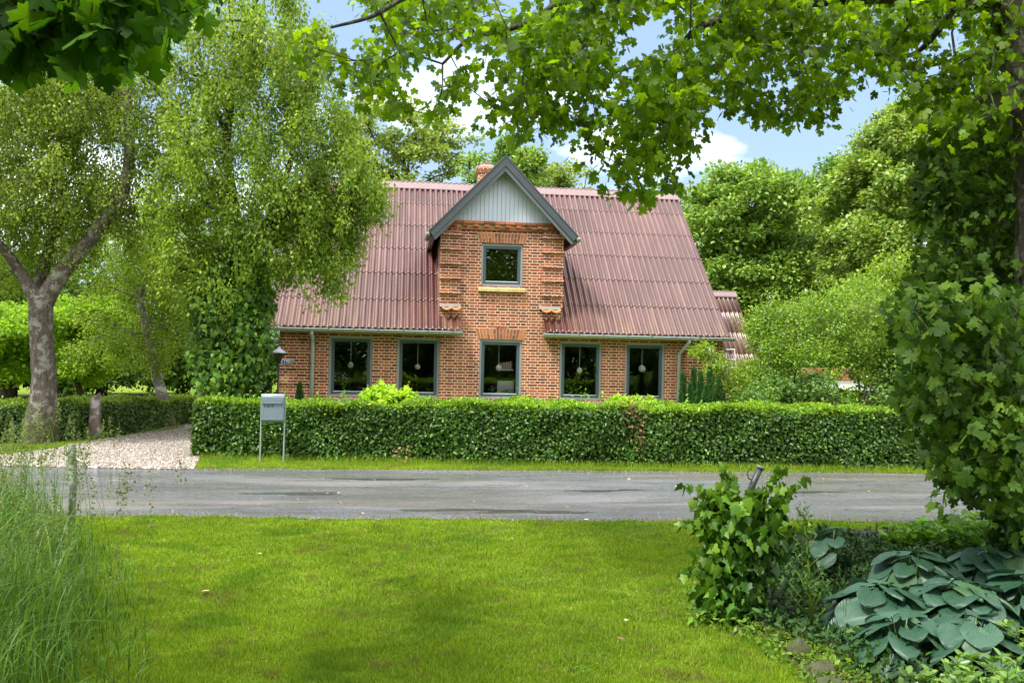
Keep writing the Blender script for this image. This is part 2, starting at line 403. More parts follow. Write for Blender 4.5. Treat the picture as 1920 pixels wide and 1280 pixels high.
# ================================================================== SETTING
def ground_mat():
    m, t, b = new_mat('lawn_ground')
    n = noise(t, .7, 5, .6); n2 = noise(t, 28, 6, .7)
    c = ramp(t, n, [(.3, (.11, .17, .014)), (.5, (.19, .27, .016)), (.7, (.24, .31, .022))])
    c = mixc(t, ramp(t, n2, [(.35, .55), (.7, 0.)]), c, (.05, .06, .012))
    c = mixc(t, ramp(t, noise(t, 2.6, 6, .7), [(.60, 0.), (.72, .7)]), c, (.13, .095, .04))
    t.links.new(c, b.inputs['Base Color']); b.inputs['Roughness'].default_value = .95; b.inputs['Specular IOR Level'].default_value = .1
    bump(t, b, n2, .8, .02); return m
def sheet(name, pts, z, mat, kind='structure'):
    me = bpy.data.meshes.new(name); me.from_pydata([(float(p[0]), float(p[1]), z) for p in pts], [], [tuple(range(len(pts)))]); me.update()
    if me.polygons[0].normal.z < 0: me.flip_normals()
    return tag(link(name, me, mat), kind=kind)
LAWN = ground_mat()
MB().add([(-900, -300, 0), (900, -300, 0), (900, 1500, 0), (-900, 1500, 0)], [(0, 1, 2, 3)])
ter = MB().add([(-900, -300, -.004), (900, -300, -.004), (900, 1500, -.004), (-900, 1500, -.004)], [(0, 1, 2, 3)]).build('ground', LAWN); tag(ter, kind='structure')

def asphalt():
    m, t, b = new_mat('wet_asphalt')
    g = t.nodes.new('ShaderNodeNewGeometry')
    mp = t.nodes.new('ShaderNodeMapping'); mp.inputs['Scale'].default_value = (.22, 1, 1); t.links.new(g.outputs['Position'], mp.inputs[0])
    big = noise(t, .9, 5, .6, mp.outputs[0]); fine = noise(t, 75, 4, .75); med = noise(t, 9, 6, .7)
    s = t.nodes.new('ShaderNodeSeparateXYZ'); t.links.new(g.outputs['Position'], s.inputs[0])
    c = ramp(t, fine, [(.3, (.06, .062, .068)), (.5, (.13, .134, .143)), (.62, (.21, .213, .222)), (.75, (.40, .40, .40))])
    brown = ramp(t, math_(t, 'ADD', big, math_(t, 'MULTIPLY', med, .25)), [(.55, 0.), (.75, .8)])
    c = mixc(t, brown, c, mixc(t, fine, (.085, .076, .064), (.20, .18, .155)))
    streak = ramp(t, noise(t, 1.6, 6, .65, mp.outputs[0], .6), [(.46, 0.), (.60, 1.)])
    c = mixc(t, math_(t, 'MULTIPLY', streak, .42), c, (.045, .045, .048))
    t.links.new(c, b.inputs['Base Color'])
    wet = ramp(t, noise(t, 1.3, 6, .65, mp.outputs[0], .5), [(.42, .07), (.52, .25), (.64, .52)])
    wet = math_(t, 'ADD', wet, math_(t, 'MULTIPLY_ADD', med, .35, -.17))
    pud = ramp(t, noise(t, 1.7, 5, .6, mp.outputs[0]), [(.64, 0.), (.665, 1.)])
    r_ = math_(t, 'MAXIMUM', math_(t, 'SUBTRACT', wet, math_(t, 'MULTIPLY', pud, .4)), .05)
    t.links.new(r_, b.inputs['Roughness']); b.inputs['Specular IOR Level'].default_value = .75
    bs = math_(t, 'MULTIPLY_ADD', pud, -.85, .9)
    n = t.nodes.new('ShaderNodeBump'); n.inputs['Distance'].default_value = .006; t.links.new(bs, n.inputs['Strength'])
    t.links.new(noise(t, 110, 3, .7), n.inputs['Height']); t.links.new(n.outputs[0], b.inputs['Normal'])
    return m
def road_edge(pxs, side):
    o = [G(x, y) for x, y in pxs]; r_ = []
    for a, b_ in zip(o[:-1], o[1:]):
        for q in np.linspace(0, 1, 14, endpoint=False): p = a+(b_-a)*q; r_.append((p[0], p[1]+random.uniform(-.05, .05)+.03*math.sin(p[0]*2.1)))
    return r_+[(o[-1][0], o[-1][1])]
NEAR = [(-160, 966), (270, 969), (700, 974), (1300, 977), (1860, 979), (2100, 981)]
FAR = [(2100, 893), (1757, 888), (1100, 883), (350, 879), (0, 872), (-160, 869)]
nearE, farE = road_edge(NEAR, 0), road_edge(FAR, 1)
n0, n1, f0, f1 = nearE[0], nearE[-1], farE[0], farE[-1]
nearE = [(n0[0]-30, n0[1]-.5)]+nearE+[(n1[0]+30, n1[1]+.2)]; farE = [(f0[0]+30, f0[1]-.4)]+farE+[(f1[0]-30, f1[1]+.6)]
sheet('road', nearE+farE, .006, asphalt())
def near_edge_y(x):
    a = np.array(nearE); return np.interp(x, a[:, 0], a[:, 1])
def far_edge_y(x):
    a = np.array(farE)[::-1]; return np.interp(x, a[:, 0], a[:, 1])
def wet_mat():
    m, t, b = new_mat('standing_water_film'); c = ramp(t, noise(t, 60, 4, .7), [(.35, (.035, .036, .038)), (.65, (.10, .10, .10))])
    t.links.new(c, b.inputs['Base Color']); b.inputs['Roughness'].default_value = .16; b.inputs['Specular IOR Level'].default_value = .7; bump(t, b, noise(t, 40, 3), .12, .004); return m
WETM = wet_mat()
for i, (px, py, wx, wy) in enumerate(((1115, 921, .30, .035), (1500, 923, .48, .045), (1180, 919, .16, .02), (880, 957, .75, .03), (1010, 961, .6, .035), (560, 926, .5, .05), (720, 899, .6, .04))):
    c_ = G(px, py); pts = []
    for k in range(26):
        a = 2*math.pi*k/26; rr = 1+.22*math.sin(3*a+i)+.16*math.sin(5*a+2*i)+random.uniform(-.12, .12); pts.append((c_[0]+wx*rr*math.cos(a), c_[1]+wy*2.2*rr*math.sin(a)))
    sheet('puddle', pts, .0095, WETM)
def gravel_mat():
    m, t, b = new_mat('gravel')
    g = t.nodes.new('ShaderNodeNewGeometry')
    v = t.nodes.new('ShaderNodeTexVoronoi'); v.inputs['Scale'].default_value = 32; t.links.new(g.outputs['Position'], v.inputs['Vector'])
    s = t.nodes.new('ShaderNodeSeparateColor'); t.links.new(v.outputs['Color'], s.inputs[0])
    c = ramp(t, s.outputs[0], [(0, (.09, .07, .055)), (.5, (.22, .185, .15)), (1, (.36, .325, .28))])
    c = mixc(t, ramp(t, noise(t, 1.3, 5, .7), [(.5, 0.), (.7, .7)]), c, (.19, .14, .08))
    t.links.new(c, b.inputs['Base Color']); b.inputs['Roughness'].default_value = .85
    bump(t, b, math_(t, 'MULTIPLY', v.outputs['Distance'], -1), .9, .02); return m
GRAVEL = gravel_mat()
gp = [G(-200, 874), G(0, 874), G(120, 877), G(362, 881), G(372, 862), G(380, 826), G(420, 800), G(420, 790), G(340, 795), G(250, 816), G(170, 829), G(100, 843), G(0, 856), G(-200, 862)]
sheet('gravel_drive', gp, .012, GRAVEL)
# loose stones on the drive
def point_in(poly, x, y):
    ins = np.zeros(len(x), bool); n = len(poly)
    for i in range(n):
        x0, y0 = poly[i][0], poly[i][1]; x1, y1 = poly[(i+1) % n][0], poly[(i+1) % n][1]
        c = ((y0 > y) != (y1 > y)) & (x < (x1-x0)*(y-y0)/((y1-y0) if y1 != y0 else 1e-9)+x0); ins ^= c
    return ins
pp = np.array([(p[0], p[1]) for p in gp])
xs = rng.uniform(pp[:, 0].min(), pp[:, 0].max(), 90000); ys = rng.uniform(pp[:, 1].min(), pp[:, 1].max(), 90000)
k = point_in(pp, xs, ys); C = np.stack([xs[k], ys[k], np.full(k.sum(), .012)], 1)
T_ROCK = (np.array([(-.5, -.4, 0), (.5, -.5, 0), (.6, .4, 0), (-.4, .5, 0), (0, 0, .62)]), np.array([(0, 1, 4), (1, 2, 4), (2, 3, 4), (3, 0, 4)]))
stone_m = single_brick_mat('gravel_stone', [(0, (.08, .065, .05)), (.4, (.20, .17, .14)), (.8, (.33, .30, .26)), (1, (.52, .49, .44))])
D = rnd_dirs(len(C)); D[:, 2] *= .1
tag(leaves('gravel_stones', C, D, np.tile([0, 0, 1.], (len(C), 1)), rng.uniform(.02, .05, len(C)), T_ROCK, stone_m), kind='stuff')

# ================================================================== HOUSE
YF = 20.83; TZ = math.tan(R(43.0))
ZE, YE = 2.25, YF-.35
YR, ZR = YF+4.066, 2.25+4.416*TZ
X = lambda px, py, Y=YF: float(P(px, py, Y)[0]); Z = lambda px, py, Y=YF: float(P(px, py, Y)[2])
xL, xR = X(524, 700), X(1352, 700)
xVL, xVR = xL-.22, float(P(1368, 631, YE)[0])
D0, D1 = X(825, 520), X(1054.5, 520); I0, I1 = X(864, 620), X(1018, 630)
ZG = Z(940, 417)
house = empty('brick_house', ((xL+xR)/2, YF, 0), 'red brick house with corrugated red roof and pointed grey gable dormer, behind the clipped hedge', 'house')
slope = lambda y: ZE+(y-YE)*TZ
wins = []
ztop, zbot = Z(939, 637), Z(937, 747.5)
for a, b_ in (((617.7, 628), (699.2, 629.6)), ((745.5, 631.7), (824.8, 633.5)), ((899.4, 636.8), (979.2, 637.5)), ((1050.4, 639.8), (1129, 640.2)), ((1172.8, 641.8), (1246.8, 643.4))):
    wins.append((X(*a), X(*b_), zbot, ztop))
dw = (X(902.9, 456.6), X(981.3, 457.2), Z(940, 537), Z(942, 457))
def holes_wall(mb, x0, x1, z0, z1, y0, y1, holes):
    xs = sorted({x0, x1}|{h[0] for h in holes}|{h[1] for h in holes}); zs = sorted({z0, z1}|{h[2] for h in holes}|{h[3] for h in holes})
    for i in range(len(xs)-1):
        for j in range(len(zs)-1):
            cx, cz = (xs[i]+xs[i+1])/2, (zs[j]+zs[j+1])/2
            if x0 < cx < x1 and z0 < cz < z1 and not any(h[0] < cx < h[1] and h[2] < cz < h[3] for h in holes): mb.box((xs[i], y0, zs[j]), (xs[i+1], y1, zs[j+1]))
TH = .30
wall = MB(); holes_wall(wall, xL, xR, 0, 2.5, YF, YF+TH, wins); holes_wall(wall, D0, D1, 2.5, ZG, YF, YF+TH, [dw])
YB = YR*2-YF
for gx0, gx1 in ((xL, xL+TH), (xR-TH, xR)):   # gable ends
    y0, y1 = YF+TH, YB-TH
    pts = [(y0, 0), (y1, 0), (y1, slope(YF+TH)-.08), (YR, ZR-.08), (y0, slope(YF+TH)-.08)]
    n = 5; wall.add([(gx0, y, z) for y, z in pts]+[(gx1, y, z) for y, z in pts], [tuple(range(n-1, -1, -1)), tuple(range(n, 2*n))]+[(i, (i+1) % n, (i+1) % n+n, i+n) for i in range(n)])
wall.box((xL, YB-TH, 0), (xR, YB, 2.5))
# dormer cheeks
zde = Z(812, 452)
for a in (D0, D1-TH): wall.box((a, YF+TH, 2.5), (a+TH, YF+3.0, ZG-.35))
wall.build('wall', BRICK, house)
# corner pilasters with a projecting course every fifth, corbelled dormer cornice
C5 = .0667*5
pw0, pw1 = X(864, 520)-D0, D1-X(1016, 520)
ztile = Z(845, 577)
for a, b_ in ((D0-.012, D0+pw0), (D1-pw1, D1+.012)):
    pil = MB(); pil.box((a, YF-.04, ztile+.06), (b_, YF-.001, ZG-.16))
    z = Z(845, 442)
    while z > ztile+.1: pil.box((a-.008, YF-.105, z), (b_+.006, YF-.0395, z+.062)); z -= C5
    pil.build('pilaster', BRICK, house)
for a, b_ in ((xL-.012, X(583, 690)), (X(1283, 690), xR+.012)):
    pil = MB(); pil.box((a, YF-.04, 0), (b_, YF-.001, 2.19))
    z = Z(555, 718)
    for q in range(-1, 5):
        zz = z+q*C5
        if zz < 2.1: pil.box((a-.008, YF-.08, zz), (b_+.004, YF-.0395, zz+.062))
    pil.build('pilaster', BRICK, house)
cor = MB(); cz = ZG-.002
def brick_row(mb, x0, x1, z0, z1, proud, pitch=.24, ph=0):
    x = x0-ph
    while x < x1-.02:
        a_, b2_ = max(x, x0), min(x+pitch-.012, x1)
        if b2_-a_ > .03: mb.box((a_, YF-proud, z0), (b2_, YF-.001, z1))
        x += pitch
brick_row(cor, D0+.03, D1-.03, cz-.058, cz, .13); brick_row(cor, D0+.03, D0+.36, cz-.125, cz-.066, .115, .12); brick_row(cor, D1-.36, D1-.03, cz-.125, cz-.066, .115, .12)
x = D0+.36+.135
while x+.115 < D1-.40: cor.box((x, YF-.115, cz-.125), (x+.112, YF-.001, cz-.066)); x += .247
brick_row(cor, D0+.03, D1-.03, cz-.192, cz-.133, .05, .24, .12)
cw = cor.build('cornice', BRICK1, house); MB().box((D0+.03, YF-.044, cz-.19), (D1-.03, YF-.0005, cz-.02)).build('cornice_mortar', MORTAR, cw)
# flat arches of radiating bricks
def arch(x0, x1, z0, h, mid=False):
    bk = MB(); mo = MB(); n = 15; cx = (x0+x1)/2; foc = z0-1.9
    mo.prism([(x0-.03, z0-.001), (x1+.03, z0-.001), (x1+.085, z0+h-.004), (x0-.085, z0+h-.004)], YF-.004, YF+.05)
    for i in range(n):
        def pt(s, z): xx = x0-.02+(x1-x0+.04)*s; return (cx+(xx-cx)*(z-foc)/(z0-foc), z)
        s0, s1 = (i+.13)/n, (i+.87)/n
        top = h+(.067 if mid and abs(i-n//2) <= 1 else 0)
        cuts = [(0, top)] if i % 2 == 0 else ([(0, top*.5-.006), (top*.5+.006, top)])
        for a, b_ in cuts: bk.prism([pt(s0, z0+a+.003), pt(s1, z0+a+.003), pt(s1, z0+b_-.003), pt(s0, z0+b_-.003)], YF-.012, YF+.03)
    m = mo.build('arch', MORTAR, house); bk.build('arch_bricks', BRICK1, m)
arch(dw[0]-.02, dw[1]+.02, dw[3]+.012, Z(940, 437)-Z(940, 456)-.01)
arch(wins[2][0]-.02, wins[2][1]+.02, wins[2][3]+.012, Z(940, 617)-Z(940, 636), True)
# windows
FR_OUT = plain('frame_light_grey', (.24, .29, .30), .45, var=.06, bstr=.02); FR_IN = plain('frame_slate', (.065, .085, .10), .4, var=.08, bstr=.02)
FR_W = plain('frame_bead', (.55, .60, .60), .4, var=.05, bstr=0)
def glass_mat():
    m, t, b = new_mat('window_glass'); t.nodes.remove(b)
    tr = t.nodes.new('ShaderNodeBsdfTransparent'); tr.inputs[0].default_value = (.96, .97, .96, 1)
    gl = t.nodes.new('ShaderNodeBsdfGlossy'); gl.inputs['Roughness'].default_value = .0; gl.inputs['Color'].default_value = (.9, .95, .95, 1)
    fr = t.nodes.new('ShaderNodeFresnel'); fr.inputs[0].default_value = 1.5
    f = math_(t, 'MULTIPLY_ADD', fr.outputs[0], .9, .015)
    bp = t.nodes.new('ShaderNodeBump'); bp.inputs['Strength'].default_value = .06; bp.inputs['Distance'].default_value = .02
    t.links.new(noise(t, 1.4, 2), bp.inputs['Height']); t.links.new(bp.outputs[0], gl.inputs['Normal'])
    ms = t.nodes.new('ShaderNodeMixShader'); t.links.new(f, ms.inputs[0]); t.links.new(tr.outputs[0], ms.inputs[1]); t.links.new(gl.outputs[0], ms.inputs[2])
    t.links.new(ms.outputs[0], t.nodes['Material Output'].inputs[0]); return m
GLASS = glass_mat()
def ring(mb, x0, x1, z0, z1, wd, y0, y1):
    mb.box((x0, y0, z0), (x1, y1, z0+wd)); mb.box((x0, y0, z1-wd), (x1, y1, z1))
    mb.box((x0, y0, z0+wd), (x0+wd, y1, z1-wd)); mb.box((x1-wd, y0, z0+wd), (x1, y1, z1-wd))
def window(x0, x1, z0, z1, label=None):
    m = MB(); ring(m, x0+.001, x1-.001, z0+.001, z1-.001, .048, YF+.035, YF+.13); wobj = m.build('window', FR_OUT, house)
    if label: wobj['label'] = label
    m = MB(); ring(m, x0+.05, x1-.05, z0+.05, z1-.05, .058, YF+.05, YF+.12); m.build('sash', FR_IN, wobj)
    m = MB(); ring(m, x0+.109, x1-.109, z0+.109, z1-.109, .012, YF+.06, YF+.11); m.build('bead', FR_W if False else FR_IN, wobj)
    m = MB(); m.box((x0+.11, YF+.056, z0+.1085), (x1-.11, YF+.064, z0+.125)); m.build('glazing_strip', FR_W, wobj)
    m = MB(); m.box((x0+.105, YF+.083, z0+.105), (x1-.105, YF+.088, z1-.105)); m.build('pane', GLASS, wobj)
    return wobj
for w_ in wins: window(*w_)
window(*dw, label='smaller square window in the dormer')
SILL = plain('sill_stone', (.17, .15, .12), .8, var=.3)
for w_ in wins:
    m = MB(); m.hexa([(w_[0]-.02, YF-.05, w_[2]-.13), (w_[1]+.02, YF-.05, w_[2]-.13), (w_[1]+.02, YF+.13, w_[2]-.12), (w_[0]-.02, YF+.13, w_[2]-.12)],
                     [(w_[0]-.02, YF-.05, w_[2]-.07), (w_[1]+.02, YF-.05, w_[2]-.07), (w_[1]+.02, YF+.13, w_[2]-.003), (w_[0]-.02, YF+.13, w_[2]-.003)]); m.build('sill', SILL, house)
m = MB(); n = 11; a, b_ = dw[0]-.06, dw[1]+.06
for i in range(n):
    q0, q1 = a+(b_-a)*i/n+.004, a+(b_-a)*(i+1)/n-.004
    m.hexa([(q0, YF-.09, dw[2]-.125), (q1, YF-.09, dw[2]-.125), (q1, YF+.03, dw[2]-.125), (q0, YF+.03, dw[2]-.125)], [(q0, YF-.09, dw[2]-.06), (q1, YF-.09, dw[2]-.06), (q1, YF+.03, dw[2]-.012), (q0, YF+.03, dw[2]-.012)])
s_ = m.build('brick_sill', YBRICK, house); s_['label'] = 'yellow brick sill under the dormer window'
MB().box((a-.002, YF-.085, dw[2]-.118), (b_+.002, YF+.029, dw[2]-.066)).build('sill_mortar', MORTAR, s_)
# interior
DARK = plain('room_wall', (.10, .095, .085), .9, var=.1, bstr=0)
m = MB(); yi = YF+TH+.002
m.box((xL+TH, yi, .02), (xR-TH, YB-TH, .05)); m.box((xL+TH, yi, 2.44), (xR-TH, YF+5, 2.48)); m.box((xL+TH, YF+4.2, .05), (xR-TH, YF+4.3, 2.44))
for xx in ((wins[1][1]+wins[2][0])/2+.1, (wins[2][1]+wins[3][0])/2-.1): m.box((xx-.05, yi, .05), (xx+.05, YF+4.2, 2.44))
m.build('interior', DARK, house)
for x0, x1, z0, z1 in wins: MB().box((x0-.05, YF+.135, z0-.03), (x1+.05, YF+.42, z0+.0)).build('window_board', plain('white_board', (.6, .6, .58), .5, var=.05, bstr=0), house)
m = MB(); m.box((D0+TH, YF+2.4, 2.6), (D1-TH, YF+2.5, ZG-.2)); m.build('attic_partition', DARK, house)

# corrugated roofs
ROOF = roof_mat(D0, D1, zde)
def corrugated(x0, x1, ya, za, yb, zb, rows, pitch=.142, amp=.029, keep=None, sub=4, ph=0, seg=8):
    L_ = math.hypot(yb-ya, zb-za); dy, dz = (yb-ya)/L_, (zb-za)/L_; ny, nz = -dz*np.sign(dy or 1), abs(dy)
    nx = int((x1-x0)/pitch*seg); xx = np.linspace(x0, x1, nx+1); wv = amp*np.cos(2*np.pi*(xx-ph)/pitch)
    V, Fc, base = [], [], 0
    for r_ in range(rows):
        s0, s1 = L_*r_/rows, L_*(r_+1)/rows+.06; st = np.linspace(s0, s1, sub+1)
        rs = r_*7919 % 13/13*.006
        for i, s in enumerate(st):
            t_ = .003*(1-i/sub)+.002+rs*.15
            y = ya+dy*s+ny*(wv+t_); z = za+dz*s+nz*(wv+t_); V.append(np.stack([xx, y, z], 1))
        # front lip of the sheet
        for i in range(sub):
            yc = ya+dy*(st[i]+st[i+1])/2
            for j in range(nx):
                if keep is None or keep((xx[j]+xx[j+1])/2, yc): q = base+i*(nx+1)+j; Fc.append((q, q+1, q+nx+2, q+nx+1))
        base += (sub+1)*(nx+1)
        lip = np.stack([xx, ya+dy*s0+ny*(wv+.001), za+dz*s0+nz*(wv+.001)], 1); V.append(lip)
        for j in range(nx):
            if keep is None or keep((xx[j]+xx[j+1])/2, ya+dy*(s0+.02)): q = base+j; tq = base-(sub+1)*(nx+1)+j; Fc.append((q, q+1, tq+1, tq))
        base += nx+1
    return np.concatenate(V), np.array(Fc)
def keep_front(x, y):
    if I0 < x < I1 and y < YF+.2: return False
    if D0 < x < D1 and YF+.02 < y < YF+2.35: return False
    return True
V, Fc = corrugated(xVL, xVR, YE, ZE, YR, ZR, 6, keep=keep_front, sub=12)
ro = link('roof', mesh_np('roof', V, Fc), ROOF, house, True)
V, Fc = corrugated(xVL, xVR, 2*YR-YE, ZE, YR, ZR, 6, sub=1, seg=6)
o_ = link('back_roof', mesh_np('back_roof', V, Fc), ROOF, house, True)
CAPM = plain('ridge_cap_mauve', (.20, .14, .14), .7, var=.15, scale=3)
rc = MB(); n = 10
for i in range(n):
    a = xVL-.02+(xVR-xVL+.04)*i/n; b_ = xVL-.02+(xVR-xVL+.04)*(i+1)/n+.03; lift = .058+.004*(i % 2)
    for sg in (-1, 1):
        rc.add([(a, YR, ZR+lift), (b_, YR, ZR+lift), (b_, YR+sg*.24, ZR+lift-.235), (a, YR+sg*.24, ZR+lift-.235)], [(0, 1, 2, 3)])
        rc.add([(a, YR, ZR+lift-.02), (b_, YR, ZR+lift-.02), (b_, YR+sg*.24, ZR+lift-.255), (a, YR+sg*.24, ZR+lift-.255)], [(0, 1, 2, 3)])
        rc.add([(a, YR+sg*.24, ZR+lift-.235), (b_, YR+sg*.24, ZR+lift-.235), (b_, YR+sg*.24, ZR+lift-.255), (a, YR+sg*.24, ZR+lift-.255)], [(0, 1, 2, 3)])
rc.build('ridge_cap', CAPM, house)
# verge boards
for xx in (xVL-.015, xVR-.01):
    vb = MB()
    for sg in (0, 1):
        ya, yb = (YE, YR) if sg == 0 else (2*YR-YE, YR)
        vb.hexa([(xx, ya, ZE-.10), (xx+.025, ya, ZE-.10), (xx+.025, yb, ZR-.10), (xx, yb, ZR-.10)], [(xx, ya, ZE+.0), (xx+.025, ya, ZE+.0), (xx+.025, yb, ZR+.0), (xx, yb, ZR+.0)])
    vb.build('verge_board', CAPM, house)
for a, b_ in ((xVL+.02, I0), (I1, xVR-.02)): MB().box((a, YE+.03, 2.20), (b_, YF-.001, 2.222)).build('soffit', plain('soffit_dark', (.06, .055, .05), .8), house)
# gutters and downpipes
ZINC = plain('gutter_zinc', (.33, .38, .37), .5, .15, .18, 3)
def gutter(x0, x1, brk):
    m = MB(); n = 10; y, z, r_ = YE-.055, ZE-.065, .066; vs, fs = [], []
    for xx in (x0, x1):
        for k in range(n+1): a = math.pi+math.pi*k/n; vs.append((xx, y+r_*math.cos(a), z+r_*math.sin(a)+.03))
        for k in range(n+1): a = 2*math.pi-math.pi*k/n; vs.append((xx, y+(r_-.006)*math.cos(a), z+(r_-.006)*math.sin(a)+.03))
    q = 2*(n+1)
    for k in range(q): fs.append((k, (k+1) % q, (k+1) % q+q, k+q))
    m.add(vs, fs)
    for xx in (x0, x1-.006):
        m.add([(xx, y+r_*math.cos(math.pi+math.pi*k/n), z+r_*math.sin(math.pi+math.pi*k/n)+.03) for k in range(n+1)]+[(xx+.006, y+r_*math.cos(math.pi+math.pi*k/n), z+r_*math.sin(math.pi+math.pi*k/n)+.03) for k in range(n+1)],
              [tuple(range(n+1)), tuple(range(2*n+1, n, -1))])
    m.tube([(x0, y-r_-.002, z+.032), (x1, y-r_-.002, z+.032)], .011, 8)
    g = m.build('gutter', ZINC, house)
    for xx in np.arange(x0+.25, x1-.1, brk): MB().box((xx, y-r_-.016, z+.012), (xx+.02, y-r_+.0, z+.05)).build('gutter_bracket', FR_IN, g)
gutter(xVL-.05, X(867, 622, YE), .55); gutter(X(1017, 629, YE), X(1376, 637, YE), .57)
def downpipe(pts):
    m = MB(); m.tube(pts, .043, 12); m.build('downpipe', ZINC, house, True)
px_ = X(587, 640); downpipe([(px_, YE-.055, ZE-.09), (px_, YE-.03, ZE-.17), (px_, YF-.10, ZE-.26), (px_, YF-.075, ZE-.34), (px_, YF-.075, 0)])
pa, pb = X(1283, 640), X(1271, 700); downpipe([(pa, YE-.055, ZE-.09), (pa, YE-.03, ZE-.14), (pb+.01, YF-.10, ZE-.40), (pb, YF-.075, ZE-.46), (pb, YF-.075, 0)])
# terracotta tile caps at the foot of the dormer pilasters
TERR = plain('terracotta', (.52, .17, .075), .7, var=.25, scale=14); CEM = plain('cement', (.20, .185, .155), .9, var=.25, scale=10)
for a, b_ in ((D0+.05, D0+pw0+.01), (D1-pw1-.01, D1-.05)):
    n = 24; vs, fs = [], []; wdt = b_-a
    for q, (y, dz_) in enumerate(((YF-.005, .10), (YF-.17, .0))):
        for k in range(n+1):
            s = k/n; zz = ztile+dz_-.045*abs(math.sin(s*2*math.pi)); vs.append((a+wdt*s, y, zz))
        for k in range(n+1):
            s = 1-k/n; zz = ztile+dz_-.045*abs(math.sin(s*2*math.pi))-.018; vs.append((a+wdt*s, y, zz))
    q = 2*(n+1); fs = [(k, (k+1) % q, (k+1) % q+q, k+q) for k in range(q)]+[tuple(range(q-1, -1, -1)), tuple(range(q, 2*q))]
    m = MB(); m.add(vs, fs); tt = m.build('tile_cap', TERR, house)
    m = MB(); m.hexa([(a-.05, YF-.10, ztile+.02), (b_, YF-.10, ztile+.02), (b_, YF-.002, ztile+.03), (a-.05, YF-.002, ztile+.03)], [(a-.05, YF-.05, ztile+.085), (b_, YF-.05, ztile+.085), (b_, YF-.002, ztile+.125), (a-.05, YF-.002, ztile+.125)])
    m.build('cement_bed', CEM, tt)
# dormer roof and grey gable
GF = YF-.36
ax, az = float(P(942.5, 293, GF)[0]), float(P(942.5, 293, GF)[2])
lx, lz = float(P(806, 434, GF)[0]), float(P(806, 434, GF)[2]); rx, rz_ = float(P(1082, 440, GF)[0]), float(P(1082, 440, GF)[2])
hw = (rx-lx)/2; ax = (rx+lx)/2; zt_ = (lz+rz_)/2
yb_ = YE+(az-ZE)/TZ+.1
dr = MB()
for sg in (-1, 1):
    ex = ax+sg*hw
    ybe = YE+(zt_-ZE)/TZ+.2
    lo = [(ax, GF+.04, az-.10), (ex, GF+.04, zt_-.10), (ex, ybe, zt_-.10), (ax, yb_, az-.10)]; hi = [(x, y, z+.085) for x, y, z in lo]
    if sg > 0: lo.reverse(); hi.reverse()
    dr.hexa(lo, hi)
    dr.box((ax+sg*(hw-.05)-.05, GF+.05, zt_-.2), (ax+sg*(hw-.05)+.05, ybe, zt_-.11))
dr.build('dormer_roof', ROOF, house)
SLATE = plain('slate_board', (.045, .054, .062), .5, var=.25, scale=5, bstr=.05); SLATE2 = plain('slate_board_inner', (.085, .10, .105), .55, var=.15, bstr=.05)
tn = (az-zt_)/hw
def barge(w0, w1, y0, y1, ext, mat, name):
    m = MB()
    for sg in (-1, 1):
        e = hw+ext
        m.prism([(ax, az-w0), (ax+sg*e, az-w0-e*tn), (ax+sg*(e-(w1-w0)*.48), az-w1-(e-(w1-w0)*.48)*tn), (ax, az-w1)][::sg], y0, y1)
    return m.build(name, mat, house)
barge(0, .215, GF-.02, GF+.03, .02, SLATE, 'bargeboard'); barge(.20, .335, GF+.005, GF+.028, -.06, SLATE2, 'bargeboard_trim')
m = MB()
for sg in (-1, 1): m.prism([(ax, az+.03), (ax+sg*(hw+.03), az+.03-(hw+.03)*tn), (ax+sg*(hw+.03), az-.0-(hw+.03)*tn), (ax, az-.0)][::sg], GF-.035, GF+.5)
m.build('dormer_capping', FR_IN, house)
CLAD = plain('pale_blue_boards', (.47, .52, .595), .55, var=.06, scale=2, bstr=.05); CLADG = plain('board_groove', (.13, .16, .17), .7)
g0, g1 = ax-(az-.30-ZG)/tn-.1, ax+(az-.30-ZG)/tn+.1
inner = lambda x: az-.10-abs(x-ax)*tn
m = MB(); m.prism([(g0, ZG+.02), (g1, ZG+.02), (g1, inner(g1)), (ax, inner(ax)), (g0, inner(g0))], YF-.03, YF+.02); bk = m.build('gable_cladding', CLADG, house)
m = MB(); x = g0; wd = .098
while x < g1-.02:
    x1_ = min(x+wd-.008, g1); ps = [(x, ZG+.003), (x1_, ZG+.003), (x1_, max(ZG+.03, inner(x1_)))]
    if x < ax < x1_: ps.append((ax, inner(ax)))
    ps.append((x, max(ZG+.03, inner(x)))); m.prism(ps, YF-.052, YF-.03); x += wd
m.build('boards', CLAD, bk)
for sg in (-1, 1):
    m = MB(); gx = ax+sg*(hw+.045); gz = zt_-.10
    m.tube([(gx, GF-.03, gz), (gx, GF+.95, gz+.01)], .045, 10); m.box((gx-.03, GF-.06, gz-.01), (gx+.03, GF+.0, gz+.055)); m.build('dormer_gutter', plain('mossy_zinc', (.24, .27, .22), .6, .1, .4, 20), house, True)
